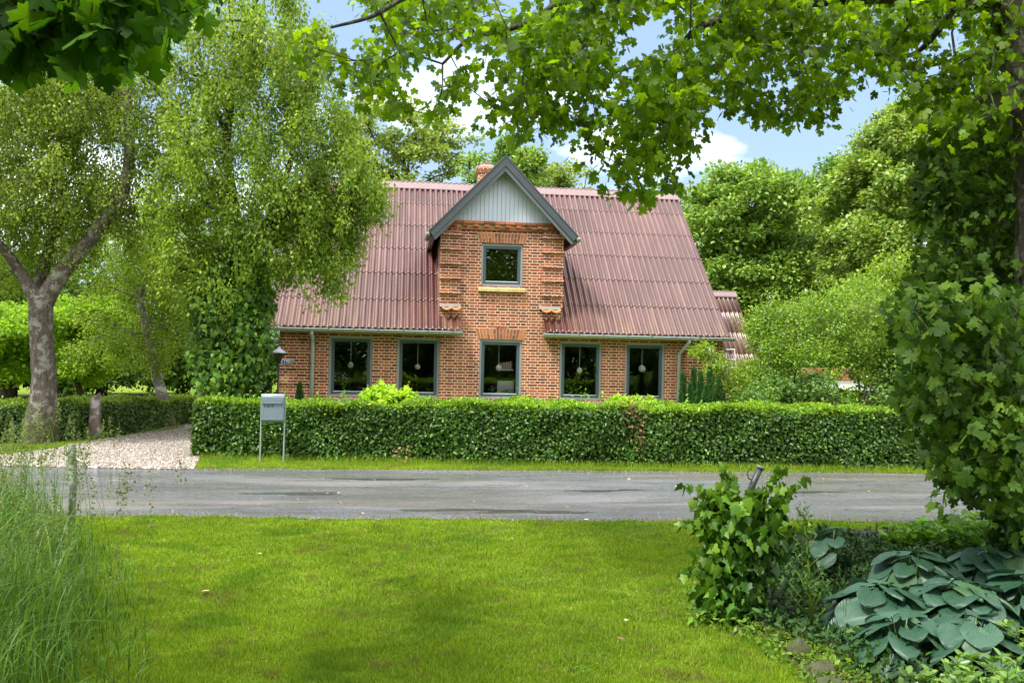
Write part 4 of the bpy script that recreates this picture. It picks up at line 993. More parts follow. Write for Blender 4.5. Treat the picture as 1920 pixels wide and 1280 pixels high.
# -- tree A, old forked trunk by the road
YT = float(G(75, 830)[1])
b0 = P(75, 832, YT)
def tA(px, py, r, dy=0): p = P(px, py, YT+dy); return (p[0], p[1], max(p[2], -.05), r*YT/F)
limbs = [[(b0[0], YT, -.1, .33), tA(76, 808, 29), tA(82, 740, 22), tA(80, 660, 19.5), tA(76, 600, 20), tA(80, 556, 19)],
         [tA(76, 580, 15), tA(50, 530, 11), tA(30, 500, 10), tA(5, 465, 8, -.2), tA(-60, 400, 9, -.5), tA(-110, 300, 6, -.8)],
         [tA(80, 570, 18), tA(110, 520, 15), tA(150, 470, 13), tA(190, 420, 12), tA(225, 365, 12), tA(240, 320, 10), tA(243, 250, 9), tA(238, 170, 7), tA(252, 90, 5), tA(250, 20, 4)],
         [tA(72, 575, 14, .2), tA(78, 520, 12, .5), tA(100, 440, 9, 1), tA(118, 370, 8, 1.2), tA(100, 290, 7, 1), tA(40, 240, 8, .6), tA(8, 215, 6, .4), tA(-30, 150, 4)],
         [tA(240, 268, 6), tA(215, 262, 5, .3), tA(190, 270, 3, .6)]]
blobs = [BL(120, 300, YT+.6, 150, 120, 1.6, 100), BL(40, 420, YT+.5, 130, 110, 1.6, 85), BL(190, 150, YT+.5, 130, 110, 1.6, 85), BL(60, 180, YT+.5, 150, 120, 1.5, 90),
         BL(220, 400, YT+.9, 80, 70, 1.1, 34), BL(-60, 330, YT, 130, 200, 1.8, 70), BL(130, 60, YT+.4, 170, 90, 1.6, 60), BL(20, 510, YT+1.3, 60, 40, .6, 12)]
tree('forked_tree', 'old forked tree with lichen-patched trunk on the verge at the far left', 'tree', limbs, blobs, 'crown', BIRCH2, BK_L, 190, .062, .30, T_DIA, rtwig=.0045, sides=18, nz=.07, down=1.1, out=.3, group=None, flat=1.35)
# -- tree D, ivy-clad tree in front of the left roof end
YD = 16.6
def tD(px, py, r, dy=0): p = P(px, py, YD+dy); return (p[0], p[1], max(p[2], -.05), r*YD/F)
limbs = [[tD(452, 830, 18), tD(448, 760, 16), tD(440, 660, 14), tD(445, 560, 14), tD(450, 470, 13), tD(440, 400, 11), tD(430, 330, 9), tD(425, 250, 8), tD(440, 150, 6), tD(435, 60, 4), tD(430, 0, 3)],
         [tD(462, 480, 10), tD(490, 440, 8, -.2), tD(520, 380, 6, -.3), tD(545, 300, 5), tD(560, 200, 3)],
         [tD(450, 600, 10), tD(482, 520, 8, .2), tD(505, 470, 6, .2), tD(560, 420, 4, .3), tD(620, 370, 3, .2)],
         [tD(440, 400, 8), tD(405, 350, 7, .3), tD(370, 300, 5, .6), tD(330, 200, 4, .8)],
         [tD(440, 160, 6), tD(480, 130, 5, .2), tD(530, 110, 3, .4)], [tD(430, 260, 6), tD(400, 190, 5), tD(375, 110, 3, .3)]]
blobs = [BL(430, 120, YD, 180, 120, 1.6, 84), BL(350, 270, YD+.3, 110, 150, 1.5, 58), BL(560, 200, YD, 105, 115, 1.4, 50), BL(440, 300, YD-.2, 160, 150, 1.3, 56),
         BL(590, 330, YD-.2, 105, 90, 1.3, 44), BL(410, 480, YD-.1, 100, 120, 1.1, 46), BL(600, 430, YD-.1, 90, 60, .9, 34), BL(500, 60, YD, 120, 70, 1.2, 40),
         BL(340, 420, YD+.2, 70, 110, 1.1, 40), BL(680, 370, YD, 45, 60, .6, 20), BL(455, 640, YD-.1, 45, 60, .6, 22), BL(560, 500, YD-.1, 70, 50, .6, 20), BL(630, 480, YD, 28, 60, .4, 10), BL(520, 420, YD-.3, 110, 110, .9, 40), BL(640, 300, YD, 60, 100, .8, 24)]
tD_ = tree('leafy_tree', 'tall full-crowned tree with an ivy-wrapped trunk in front of the left roof end', 'tree', limbs, blobs, 'crown', BIRCH, BK_D, 165, .068, .25, T_DIA, rtwig=.0055, sides=12, down=1.2, out=.3, flat=1.8)
# ivy on its trunk, with larger dark leaves
def ivy_on(parent, spec, YY, n, size, mats=(None,), name='ivy'):
    Cs = []
    for px, py, rx_, ry_, k in spec:
        d = rng.normal(size=(k, 3)); d = unit(d)*rng.uniform(.6, 1.18, (k, 1)); c = P(px, py, YY); q = YY/F
        Cs.append(c+d*[rx_*q, rx_*q, ry_*q])
    C = np.concatenate(Cs); C = C[C[:, 2] > .03]; N = C-np.array([C[:, 0].mean(), YY, 0]); N[:, 2] = .5; N = N/2+rng.normal(size=C.shape)*.5; N[:, 1] -= .5
    D = rng.normal(size=C.shape)*.5; D[:, 2] -= .9
    leaves(name, C, D, N, size*rng.uniform(.6, 1.3, len(C)), T_IVY, mats[0], parent)
ivy_on(tD_, [(430, 700, 55, 60, 1500), (450, 640, 50, 70, 1500), (415, 590, 45, 60, 900), (470, 560, 40, 60, 900), (440, 500, 36, 60, 700), (400, 660, 40, 60, 700)], YD-.05, 0, .10, (IVYM,))
ivy_on(tD_, [(425, 690, 62, 66, 800), (450, 620, 56, 80, 800), (410, 560, 52, 70, 500), (470, 520, 44, 60, 400)], YD-.12, 0, .10, (IVYB,), 'young_ivy')
# -- slender trunk trees by the drive
def slender(pxb, pyb, pxt, pyt, rpx, blobs_, lab, mat, n=150, sz=.055, Y=None, barkm=BK_G):
    Y = Y or float(G(pxb, pyb)[1]); p0, p1 = P(pxb, pyb, Y), P(pxt, pyt, Y); k = Y/F
    mid = (p0+p1)/2; lim = [[(p0[0], Y, -.08, rpx*1.5*k), (p0[0]*.93+p1[0]*.07, Y, p0[2]*.93+p1[2]*.07, rpx*1.05*k), (mid[0]-.03, Y, mid[2], rpx*.9*k), (p1[0], Y, p1[2], rpx*.6*k)]]
    return tree('slender_tree', lab, 'tree', lim, [BL(x, y, Y+dy, rx_, ry_, dp, nn) for x, y, dy, rx_, ry_, dp, nn in blobs_], 'crown', mat, barkm, n, sz, .38, T_DIA, 'trees along the gravel drive', rtwig=.005, down=.7, out=.4)
slender(320, 802, 262, 560, 10, [(280, 600, 0, 110, 100, 1.3, 70), (230, 500, 0, 100, 80, 1.2, 50), (300, 470, .4, 90, 80, 1.2, 40), (200, 640, .2, 60, 50, .8, 20)], 'slim pale-trunked tree leaning left beside the gravel drive', BIRCH)
slender(378, 772, 385, 600, 9, [(370, 600, 0, 60, 70, 1, 36), (360, 520, .2, 70, 70, 1, 30)], 'short tree with a pale trunk just behind the left end of the front hedge', BIRCH, Y=19.2)
# -- weathered stub
Yq = float(G(178, 823)[1]); m = MB(); tp = P(178, 742, Yq); b_ = P(176, 826, Yq)
st_ = empty('tree_stub', (b_[0], Yq, 0), 'short dead trunk stub cut at a slant, between the forked tree and the drive hedge', 'stump')
m.tube([(b_[0], Yq, -.05), (b_[0], Yq, .12), (b_[0]+.01, Yq, .45), (tp[0], Yq, tp[2]-.03)], [.135, .115, .105, .095], 14, nz=.05)
tv = len(m.v)-14
for i in range(tv, tv+14): x_, y_, z_ = m.v[i]; m.v[i] = (x_, y_, z_+(x_-tp[0])*.8+.02)
m.build('stub', bark('bark_stub', (.10, .065, .05), (.24, .17, .15), (.40, .37, .34), 6), st_, True)
g2 = rng.normal(size=(260, 3))*[.12, .12, .12]+[b_[0], Yq-.02, .05]; g2[:, 2] = np.abs(g2[:, 2]); tag(leaves('weeds', g2, rnd_dirs(260, -.5), rnd_dirs(260, -.5), rng.uniform(.04, .09, 260), T_LONG, BIRCH2), kind='stuff')
# -- background trees
GK = rng
def bgtree(name, lab, blobs_, Y, pxb, mat, nleaf=110, sz=.13, crad=.75, group='trees behind the house', rt=.012, br=.16, barkm=BK_D, tpl=T_DIA, down=.2, sk=.2, flat=.75):
    bx = float(P(pxb, 700, Y)[0]); bl = [BL(x, y, Y+dy, rx_, ry_, dp, nn) for x, y, dy, rx_, ry_, dp, nn in blobs_]
    top = max(b[0][2]+b[1][2]*sk for b in bl); tcx = np.mean([b[0][0] for b in bl])
    lim = [[(bx, Y, -.1, br*1.4), (bx+.05, Y, top*.15, br), (bx*.7+tcx*.3-.1, Y, top*.45, br*.8), (bx*.5+tcx*.5, Y, top*.8, br*.45)]]
    return tree(name, lab, 'tree', lim, bl, 'crown', mat, barkm, int(nleaf*1.15), sz*1.12, crad*.74, tpl, group, rtwig=rt, down=.15, out=.75, up=1.8, maxseg=1.2, sides=8, flat=.62, shell=.72)
bgtree('tall_tree', 'airy olive-yellow tree rising behind the left part of the ridge', [(760, 290, 0, 110, 95, 2.2, 60), (690, 270, 0, 80, 80, 2, 34), (820, 270, 0, 45, 60, 1.2, 14), (740, 400, 0, 120, 60, 2, 30)], 33, 760, MAPLE_TAN, 110, .14, .62)
bgtree('tall_tree', 'fresh green tree showing above the ridge right behind the chimney', [(940, 330, 0, 70, 60, 1.6, 40), (985, 330, 0, 45, 50, 1.4, 20)], 30, 950, MAPLE_FAR, 120, .13, .5)
bgtree('tall_tree', 'brownish green tree showing above the ridge right of the dormer', [(1060, 345, 0, 50, 38, 1.4, 22), (1020, 360, 0, 40, 40, 1.2, 12)], 33, 1050, MAPLE_TAN, 100, .13, .5)
bgtree('tall_tree', 'thin treetop just above the right end of the ridge', [(1170, 385, 0, 60, 22, 1.0, 9), (1250, 395, 0, 50, 35, 1.4, 16), (1310, 400, 0, 30, 50, 1.4, 12)], 36, 1230, MAPLE_FAR, 100, .13, .5)
bgtree('broad_tree', 'dense mid-green maple behind the right end of the house', [(1400, 400, 0, 100, 90, 2.4, 85), (1350, 480, .5, 80, 110, 2.2, 70), (1460, 440, 0, 90, 110, 2.4, 70), (1420, 540, 0, 130, 90, 2.4, 70), (1330, 380, 1, 40, 50, 1.5, 18)], 31, 1420, MAPLE_FAR, 190, .145, .75, 'big trees beyond the garden on the right')
bgtree('broad_tree', 'deep green maple between the two big right-hand trees', [(1530, 410, 0, 60, 70, 2, 40), (1580, 370, .5, 60, 70, 2, 40), (1480, 385, .5, 50, 50, 1.8, 24), (1540, 500, 0, 90, 110, 2.2, 60), (1500, 370, 0, 30, 30, 1, 8)], 34, 1540, DENSE, 190, .145, .75, 'big trees beyond the garden on the right')
bgtree('broad_tree', 'tallest right-hand tree with tan seed clusters in its crown', [(1740, 300, 0, 130, 100, 2.6, 100), (1660, 400, 0, 100, 130, 2.4, 80), (1800, 450, 0, 150, 160, 2.6, 100), (1650, 270, 0, 40, 40, 1, 12), (1860, 260, 0, 120, 120, 2.6, 70), (1680, 560, -.5, 120, 90, 2.4, 60), (1600, 440, .4, 80, 110, 2.2, 60), (1620, 350, .4, 50, 50, 1.6, 24), (1720, 230, 0, 60, 40, 1.6, 24)], 26, 1740, MAPLE_FT, 200, .125, .65, 'big trees beyond the garden on the right')
# left background
for i, (px, Y, py, rx_, ry_, lab) in enumerate(((20, 30, 600, 130, 110, 'round dark tree behind the drive hedge at the far left edge'), (190, 33, 560, 130, 130, 'dark tree behind the forked tree'), (340, 34, 560, 120, 130, 'dark tree behind the slim leaning tree'),
        (500, 36, 560, 110, 150, 'dark tree behind the left gable'), (-150, 30, 560, 140, 160, 'dark tree beyond the left edge of the drive'))):
    bgtree('dense_tree', lab, [(px, py, 0, rx_, ry_, 2.4, 80), (px+20, 690, .5, rx_, 50, 2.2, 40)], Y, px, DENSE, 150, .16, .85, 'dark trees behind the drive')
bgtree('lime_tree', 'bright yellow-green small tree behind the drive hedge, right of the forked trunk', [(150, 640, 0, 75, 70, 1.6, 50), (110, 600, 0, 50, 40, 1.2, 20), (200, 610, .3, 50, 50, 1.2, 20)], 24, 150, LIMEF, 170, .10, .55, 'bright young trees behind the drive hedge', rt=.01, br=.09)
bgtree('lime_tree', 'yellow-green small tree left of the forked trunk', [(20, 650, 0, 60, 60, 1.4, 36), (-30, 620, 0, 60, 60, 1.4, 30)], 23, 10, LIMEF, 170, .10, .55, 'bright young trees behind the drive hedge', rt=.01, br=.09)
# right garden shrubs
SHR = leafmat('shrub_green', (.065, .14, .018), (.12, .22, .026), (.22, .32, .06), .42, .42, .4); SHR2 = leafmat('shrub_fresh', (.09, .16, .016), (.14, .24, .022), (.22, .32, .05), .45, .42, .4)
SHR3 = leafmat('shrub_dark', (.03, .075, .014), (.055, .12, .02), (.10, .18, .035), .35, .4, .45)
def shrub(lab, blobs_, Y, pxb, mat, nleaf=110, sz=.065, crad=.33, name='shrub', group='shrubs behind the right half of the hedge', tpl=T_DIA):
    bx = float(P(pxb, 700, Y)[0]); bl = [BL(x, y, Y+dy, rx_, ry_, dp, nn) for x, y, dy, rx_, ry_, dp, nn in blobs_]
    zz = max(b[0][2] for b in bl); lims = []
    for q in range(4):
        b = bl[q % len(bl)][0]; e = np.array(b)+rng.normal(size=3)*.2
        lims.append([(bx+rng.normal()*.08, Y+rng.normal()*.08, -.05, .035), (bx*.7+e[0]*.3, Y*.7+e[1]*.3, e[2]*.4, .028), (e[0], e[1], e[2]*.95, .012)])
    return tree(name, lab, 'shrub', lims, bl, 'crown', mat, BK_G, nleaf, sz, crad, tpl, group, rtwig=.004, down=.2, out=.5, sides=7)
shrub('lilac with open branching beside the annex roof', [(1455, 645, 0, 52, 60, .9, 46), (1432, 600, .2, 34, 28, .6, 12), (1480, 590, .2, 60, 40, .7, 20), (1420, 720, 0, 60, 45, .8, 28)], 19.6, 1450, SHR, 130)
shrub('rambling shrub with reddish tips over the right wall corner', [(1328, 662, 0, 24, 12, .35, 9), (1345, 692, -.2, 34, 14, .3, 10), (1375, 730, -.3, 45, 35, .5, 26), (1318, 650, 0, 10, 6, .2, 2), (1400, 690, 0, 22, 28, .4, 12)], 19.9, 1370, SHR2, 120, .055, .24)
shrub('tall shrub with visible bare lower stems in front of the shed', [(1590, 600, 0, 90, 60, 1, 60), (1550, 650, .2, 60, 40, .8, 26), (1640, 650, 0, 70, 50, .9, 34), (1600, 560, .4, 70, 40, .7, 24)], 18.2, 1620, SHR, 130, .06)
shrub('bright upright shrub rising above its neighbours right of centre', [(1680, 530, 0, 50, 60, .8, 34), (1640, 580, 0, 60, 50, .8, 26), (1700, 600, 0, 60, 70, .9, 36)], 19.4, 1690, SHR2, 140, .07)
shrub('dark leafy shrub low behind the hedge', [(1500, 730, 0, 60, 32, .6, 30), (1440, 745, -.2, 60, 22, .5, 16), (1555, 752, -.2, 40, 14, .4, 8)], 17.0, 1500, SHR3, 130, .07, .26)
shrub('thin leafy shrub screening the open shed', [(1560, 690, 0, 40, 34, .5, 16), (1640, 700, 0, 50, 30, .5, 18), (1600, 660, 0, 70, 26, .5, 20), (1600, 745, 0, 70, 14, .5, 12)], 17.8, 1600, SHR, 100, .06, .26)
shrub('dark shrub at the right end behind the hedge', [(1720, 700, 0, 70, 70, .8, 60), (1690, 755, -.3, 60, 20, .5, 16), (1790, 660, 0, 80, 110, .8, 60)], 17.3, 1720, SHR3, 140, .075, .32)
for i, (px, Y, py) in enumerate(((1480, 37, 600), (1640, 38, 620), (1800, 36, 600), (1960, 32, 520), (2140, 28, 540), (2330, 30, 560))):
    bgtree('dense_tree', ('dark far tree behind the lilac', 'dark far tree behind the shed', 'dark far tree behind the tan-seeded tree', 'dark far tree beyond the right edge', 'dark tree well outside the right edge', 'outermost dark tree on the right')[i], [(px, py, 0, 110, 100, 2.4, 60), (px, 710, .5, 110, 50, 2, 34)], Y, px, DENSE, 150, .17, .9, 'dark trees far behind the right garden')
# -- trees behind the camera (seen in the window panes)
for i, (x_, y_) in enumerate(((-6, -7), (1.5, -10), (9, -8), (-14, -10), (17, -10))):
    C = [((x_, y_, 8.), (4.4, 2.6, 5.), 110), ((x_+1, y_, 2.2), (5, 2, 2.2), 90), ((x_-1, y_, 13), (3, 2, 3.), 40)]
    tree('garden_tree', ('broad tree behind the viewer, reflected in the window panes', 'tall tree behind the viewer, straight across from the front door side', 'round tree behind the viewer to the right', 'tree behind the viewer to the far left', 'tree behind the viewer to the far right')[i], 'tree',
         [[(x_, y_, -.1, .3), (x_, y_, 3, .2), (x_+.2, y_, 6, .1)]], C, 'crown', DENSE, BK_D, 110, .32, 1.2, T_DIA, 'trees behind the viewer', rtwig=.012, maxseg=1.5, sides=8)

# ================================================================== NEAR PLANTS
def px_leaves(poly_fn, n, x0, x1, y0, y1, Y0, Y1):
    """clump centres inside an outline, each at its own true distance"""
    o = []
    while len(o) < n:
        px, py = random.uniform(x0, x1), random.uniform(y0, y1)
        if poly_fn(px, py): o.append(P(px, py, random.uniform(Y0, Y1)))
    return np.array(o)
# -- big sycamore on the right with its hanging canopy
YS_ = 6.3
def tS(px, py, r, Y=YS_): p = P(px, py, Y); return (p[0], p[1], p[2], r*Y/F)
g_ = P(1950, 1130, YS_)
limbs = [[(g_[0], YS_, -.1, .27), tS(1955, 900, 62), tS(1955, 650, 52), tS(1950, 400, 46), tS(1936, 200, 46), tS(1918, 60, 52), tS(1912, -60, 54), tS(1915, -400, 45)],
         [tS(1915, -20, 26), tS(1840, 4, 15), tS(1700, -6, 13), tS(1500, 6, 11, 6.6), tS(1370, 30, 9, 6.9), tS(1285, 75, 6, 7.1), tS(1262, 160, 4, 7.2), tS(1235, 280, 2.5, 7.2)],
         [tS(1700, -8, 12), tS(1400, -50, 11, 6.4), tS(1100, -10, 8, 6.6), tS(985, 45, 6, 6.8), tS(880, 75, 4, 7), tS(830, 120, 2.5, 7)],
         [tS(1400, -55, 9, 6.4), tS(1050, -90, 8, 6.0), tS(790, -15, 5, 5.9), tS(700, 30, 4, 5.9), tS(620, 52, 2.5, 5.9)],
         [tS(1930, 130, 14), tS(1855, 70, 7, 6.8), tS(1850, 95, 6, 7), tS(1800, 110, 4, 7.2), tS(1740, 125, 3, 7.4)],
         [tS(1800, 0, 9, 6.4), tS(1740, 80, 6, 6.9), tS(1700, 105, 4, 7.2), tS(1640, 100, 3, 7.3)],
         [tS(1500, 5, 7, 6.6), tS(1470, 60, 5, 7), tS(1400, 110, 4, 7.3), tS(1380, 160, 3, 7.4)],
         [tS(1950, 560, 16), tS(1880, 600, 8, 6.2), tS(1800, 640, 5, 6.0), tS(1750, 690, 3, 5.9)],
         [tS(1952, 480, 14), tS(1880, 420, 8, 7), tS(1800, 400, 5, 7.6)], [tS(1955, 760, 14), tS(1890, 780, 7, 6.0), tS(1810, 840, 4, 5.8)]]
BX = [560, 600, 640, 700, 740, 780, 820, 850, 890, 930, 970, 1010, 1050, 1085, 1110, 1140, 1170, 1200, 1235, 1275, 1300, 1330, 1380, 1430, 1480, 1540, 1570, 1610, 1660, 1710, 1760, 1800, 1960]
BY = [70, 125, 120, 150, 175, 205, 200, 140, 150, 200, 225, 235, 200, 215, 270, 300, 350, 365, 360, 330, 240, 185, 175, 205, 190, 225, 180, 140, 125, 170, 245, 260, 300]
hole = lambda x, y: math.sin(x/47+y/61)+math.sin(x/83-y/37+1.3)+math.sin(x/29+y/23)*.6 > (1.5 if x > 1350 else .85 if x > 1000 else .35)
can = lambda x, y: y < np.interp(x, BX, BY)-14 and not hole(x, y)
thin = lambda x, y: can(x, y) and (x > 1000 or random.random() < .7)
Ca = px_leaves(thin, 900, 560, 1950, -90, 370, 5.9, 8.0)
def above(n, x0, x1, y0, y1, z0, z1): return np.column_stack([rng.uniform(x0, x1, n), rng.uniform(y0, y1, n), rng.uniform(z0, z1, n)])
Cov = np.concatenate([above(150, .3, 4.6, 3.0, 6.2, 5.0, 7.4), above(26, -2.2, .8, 1.6, 3.6, 5.2, 6.8)])  # crown clumps out of view, added overhead to shade the foreground
Cb = px_leaves(lambda x, y: abs(y-np.interp(x, BX, BY)) < 22 and x < 1800, 95, 565, 1790, 50, 370, 6.4, 7.4)
LX = {200: 1790, 300: 1712, 350: 1722, 450: 1750, 550: 1705, 600: 1685, 700: 1700, 770: 1712, 850: 1762, 900: 1785, 950: 1850, 990: 1900}
lxy, lxx = list(LX.keys()), list(LX.values())
Cc = px_leaves(lambda x, y: x > np.interp(y, lxy, lxx)+10+14*math.sin(y/17.) and math.sin(x/31+y/43)+math.sin(x/19-y/27) < 1.0, 700, 1680, 1990, 190, 640, 6.4, 9.4)
Cd = px_leaves(lambda x, y: x > np.interp(y, lxy, lxx)+14 and math.sin(x/31+y/43)+math.sin(x/19-y/27) < .75, 300, 1680, 1990, 560, 985, 5.5, 7.2)
tree('sycamore', 'big sycamore whose trunk fills the right edge and whose lobed leaves hang across the top', 'tree', limbs, None, 'crown', SYC, BK_S, 13, .068, .20, T_MAPLE, rtwig=.0022, C=np.concatenate([Ca, Cb, Cov]), down=.75, up=.7, out=.35, sides=22, nz=.035, flat=.8, maxseg=.35, power=.42)
syc = [o for o in COL.objects if o.name == 'sycamore'][0]
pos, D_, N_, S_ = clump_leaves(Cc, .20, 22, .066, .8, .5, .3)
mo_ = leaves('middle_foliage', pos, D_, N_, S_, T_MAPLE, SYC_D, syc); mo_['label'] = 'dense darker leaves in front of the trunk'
A, B, ra, rb = skeleton([tS(1952, y, 1, 6.9)[:3] for y in (250, 350, 450, 550)], [.03]*4, Cc, .0022, .35, power=.42); edges_mesh('middle_twigs', A, B, ra, rb, BK_S, syc)
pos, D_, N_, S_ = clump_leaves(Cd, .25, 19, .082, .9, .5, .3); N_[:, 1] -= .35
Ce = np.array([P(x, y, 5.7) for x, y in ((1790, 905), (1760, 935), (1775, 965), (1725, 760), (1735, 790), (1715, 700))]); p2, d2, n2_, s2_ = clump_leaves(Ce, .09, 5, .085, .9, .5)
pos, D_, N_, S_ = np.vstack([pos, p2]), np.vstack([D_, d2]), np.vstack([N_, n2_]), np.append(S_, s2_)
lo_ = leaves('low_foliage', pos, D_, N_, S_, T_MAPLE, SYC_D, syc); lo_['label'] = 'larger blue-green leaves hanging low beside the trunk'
A, B, ra, rb = skeleton([tS(1950, y, 1)[:3] for y in (500, 620, 740, 860)], [.03]*4, Cd, .0025, .35, power=.42); edges_mesh('low_twigs', A, B, ra, rb, BK_S, syc)
ivy_on(syc, [(1945, 1010, 75, 110, 500), (1900, 1000, 40, 70, 160)], YS_-.1, 0, .09, (IVYM,), 'trunk_ivy')
# bird box on the trunk
bx_ = P(1880, 190, YS_-.12); bb = empty('bird_box', bx_, 'mossy wooden bird box fixed high on the sycamore trunk', 'bird box')
BW = plain('box_wood', (.06, .052, .024), .85, var=.4, scale=20)
m = MB(); Mx = Matrix.Translation(Vector(tuple(bx_))) @ Matrix.Rotation(R(-24), 4, 'Y') @ Matrix.Rotation(R(20), 4, 'Z')
def tb(a, b_, name, mat):
    m = MB().box(a, b_); m.v = [tuple(Mx @ Vector(v)) for v in m.v]; return m.build(name, mat, bb)
tb((-.12, -.09, -.07), (.06, .09, .075), 'box', BW); tb((-.145, -.115, .077), (.075, .11, .097), 'lid', bark('lid_moss', (.03, .035, .012), (.07, .075, .03))); tb((-.125, -.095, -.085), (.065, .092, -.0715), 'base', DW)
tb((-.045, -.0925, -.068), (-.041, -.0905, .07), 'plank_gap', BLACK)

# -- dark close leaves hanging top left
TX = [-80, 0, 60, 110, 190, 260, 290, 330, 380]; TY = [215, 200, 185, 150, 165, 140, 100, 75, 40]
Ct = px_leaves(lambda x, y: y < np.interp(x, TX, TY)-62, 120, -100, 300, -120, 200, 3.3, 4.4)
Ct2 = px_leaves(lambda x, y: y < np.interp(x, TX, TY)-20, 44, 170, 385, -60, 130, 4.8, 5.8)
def tM(px, py, r, Y): p = P(px, py, Y); return (p[0], p[1], p[2], r)
limbs = [[(-4.6, 1.6, -.1, .24), (-4.5, 1.7, 1.5, .19), (-4.3, 2., 3.0, .15), (-4.0, 2.4, 4.2, .10)], [(-4.3, 2.0, 3.0, .07), tM(-250, 60, .04, 3.2), tM(-60, 90, .02, 3.5), tM(60, 75, .009, 3.7), tM(150, 60, .005, 3.9)], [(-4.1, 2.2, 3.8, .06), tM(-150, -80, .03, 4.2), tM(100, -60, .014, 4.8), tM(250, 10, .006, 5.1)]]
MAPD = leafmat('maple_shade_leaf', (.012, .04, .004), (.025, .07, .006), (.06, .13, .010), .45, .65, .12, (1.5, 1.6, .35))
tree('maple', 'maple just outside the left edge whose big dark leaves hang into the top left corner', 'tree', limbs, None, 'crown', MAPD, BK_S, 9, .105, .13, T_MAPLE, rtwig=.002, C=np.concatenate([Ct, Ct2, np.column_stack([rng.uniform(-6.2, -3.4, 150), rng.uniform(-.5, 4.2, 150), rng.uniform(4.6, 7.2, 150)])]), down=.9, up=.8, out=.3, sides=12, maxseg=.25, power=.4)  # random overhead clumps are out of view, added to shade the left grass

# -- ivy covered post
YI = float(G(1385, 1165)[1]); b_ = P(1385, 1165, YI); tp = P(1425, 877, YI); t_i = empty('ivy_post', (b_[0], YI, 0), 'short leaning metal tube smothered in ivy at the corner of the flower bed', 'ivy post')
m = MB(); e0 = P(1408, 915, YI); m.tube([(b_[0], YI, -.05), (e0[0]-.02, YI, e0[2]*.6), e0, tp], .021, 14); m.build('tube', plain('tube_grey', (.05, .055, .06), .45, .2, .3, 12), t_i, True)
m = MB(); dd = unit(tp-e0); m.tube([tp-dd*.004, tp+dd*.014], [.027, .027], 14); m.build('rim', plain('rim_pale', (.16, .155, .14), .6), t_i, True)
m = MB(); c_ = P(1412, 888, YI); m.tube([(c_[0]-.02-.025*math.cos(a), YI-.02, c_[2]+.035*math.sin(a)) for a in np.linspace(-1.6, 1.8, 10)], .004, 6)
for q in range(9):
    s_ = rng.normal(size=3)*.06; s_[1] = abs(s_[1]); m.tube([(b_[0]+s_[0], YI+s_[1], 0), (b_[0]+s_[0]*1.2+.02, YI+s_[1], .4), (e0[0]+s_[0]*1.1, YI+s_[1]*.8, .72+s_[2])], [.009, .007, .004], 6, nz=.1)
m.build('stem', BROWNB, t_i, True)
ivy_on(t_i, [(1392, 985, 74, 70, 340), (1385, 1060, 66, 66, 330), (1368, 1120, 58, 48, 300), (1430, 950, 46, 28, 80), (1350, 960, 34, 34, 70), (1452, 1000, 30, 40, 60)], YI, 0, .07, (IVYM,), 'ivy')
for x0_, y0_, x1_, y1_ in ((1350, 930, 1288, 905), (1340, 960, 1280, 985), (1330, 1050, 1283, 1075), (1460, 940, 1508, 898), (1380, 905, 1352, 872), (1470, 1000, 1515, 985), (1440, 920, 1462, 880), (1340, 1130, 1292, 1165)):
    ivy_on(t_i, [(x0_+(x1_-x0_)*q_, y0_+(y1_-y0_)*q_, 9, 9, 4) for q_ in (.1, .35, .6, .85, 1.)], YI-.08, 0, .06, (IVYB,), 'ivy_shoot')
ivy_on(t_i, [(1392, 965, 80, 60, 120), (1365, 945, 46, 34, 40), (1345, 1040, 50, 86, 56), (1440, 930, 40, 22, 26), (1330, 1120, 30, 36, 24), (1470, 915, 26, 12, 9), (1318, 935, 22, 16, 8)], YI-.04, 0, .085, (IVYB,), 'young_ivy')
ivy_on(t_i, [(1392, 1000, 48, 60, 260), (1385, 1090, 44, 60, 260)], YI+.02, 0, .09, (IVYM,), 'inner_ivy')

# -- flower bed
bedp = [G(1462, 1000), G(1700, 990), G(2150, 985), G(2300, 1290), G(1900, 1500), G(1540, 1330), G(1500, 1255), G(1450, 1205), G(1375, 1180), G(1325, 1160), G(1318, 1120), G(1350, 1070), G(1410, 1025)]
SOIL = plain('bed_soil', (.035, .026, .016), .95, 0, .5, 14, .8)
sheet('flower_bed_soil', bedp, .010, SOIL)
def stone(px, py, r_, sq, lab, seed):
    c = G(px, py); rs = np.random.default_rng(seed); n, k = 14, 10; vs, fs = [], []
    for i in range(k+1):
        th = math.pi*i/k
        for j in range(n):
            a = 2*math.pi*j/n; rr = r_*(1+.13*math.sin(2*a+seed)+.1*math.sin(3*th+a*2+seed)+rs.normal()*.03)
            vs.append((c[0]+rr*math.sin(th)*math.cos(a)*1.15, c[1]+rr*math.sin(th)*math.sin(a)*.8, r_*.35+rr*math.cos(th)*sq))
    for i in range(k):
        for j in range(n): fs.append((i*n+j, (i+1)*n+j, (i+1)*n+(j+1) % n, i*n+(j+1) % n))
    o = MB().add(vs, fs).build('edging_stone', bark('stone_grey', (.10, .085, .07), (.24, .20, .17), (.34, .33, .29), 9, (.05, .06, .014)), None, True)
    tag(o, lab, 'stone', 'fieldstones edging the flower bed')
for i, a in enumerate(((1424, 1180, .05, .9, 'small fieldstone at the foot of the ivy-covered tube'), (1462, 1200, .055, .8, 'fieldstone half hidden in leaves, second from the ivy'), (1497, 1232, .075, 1.0, 'upright mossy fieldstone in the middle of the bed edge'),
                       (1540, 1268, .085, .6, 'flat pale fieldstone at the bottom of the bed edge'), (1556, 1292, .07, .6, 'lowest fieldstone cut by the bottom of the picture'), (1385, 1190, .04, .7, 'smallest fieldstone left of the ivy foot'))): stone(*a, i+3)
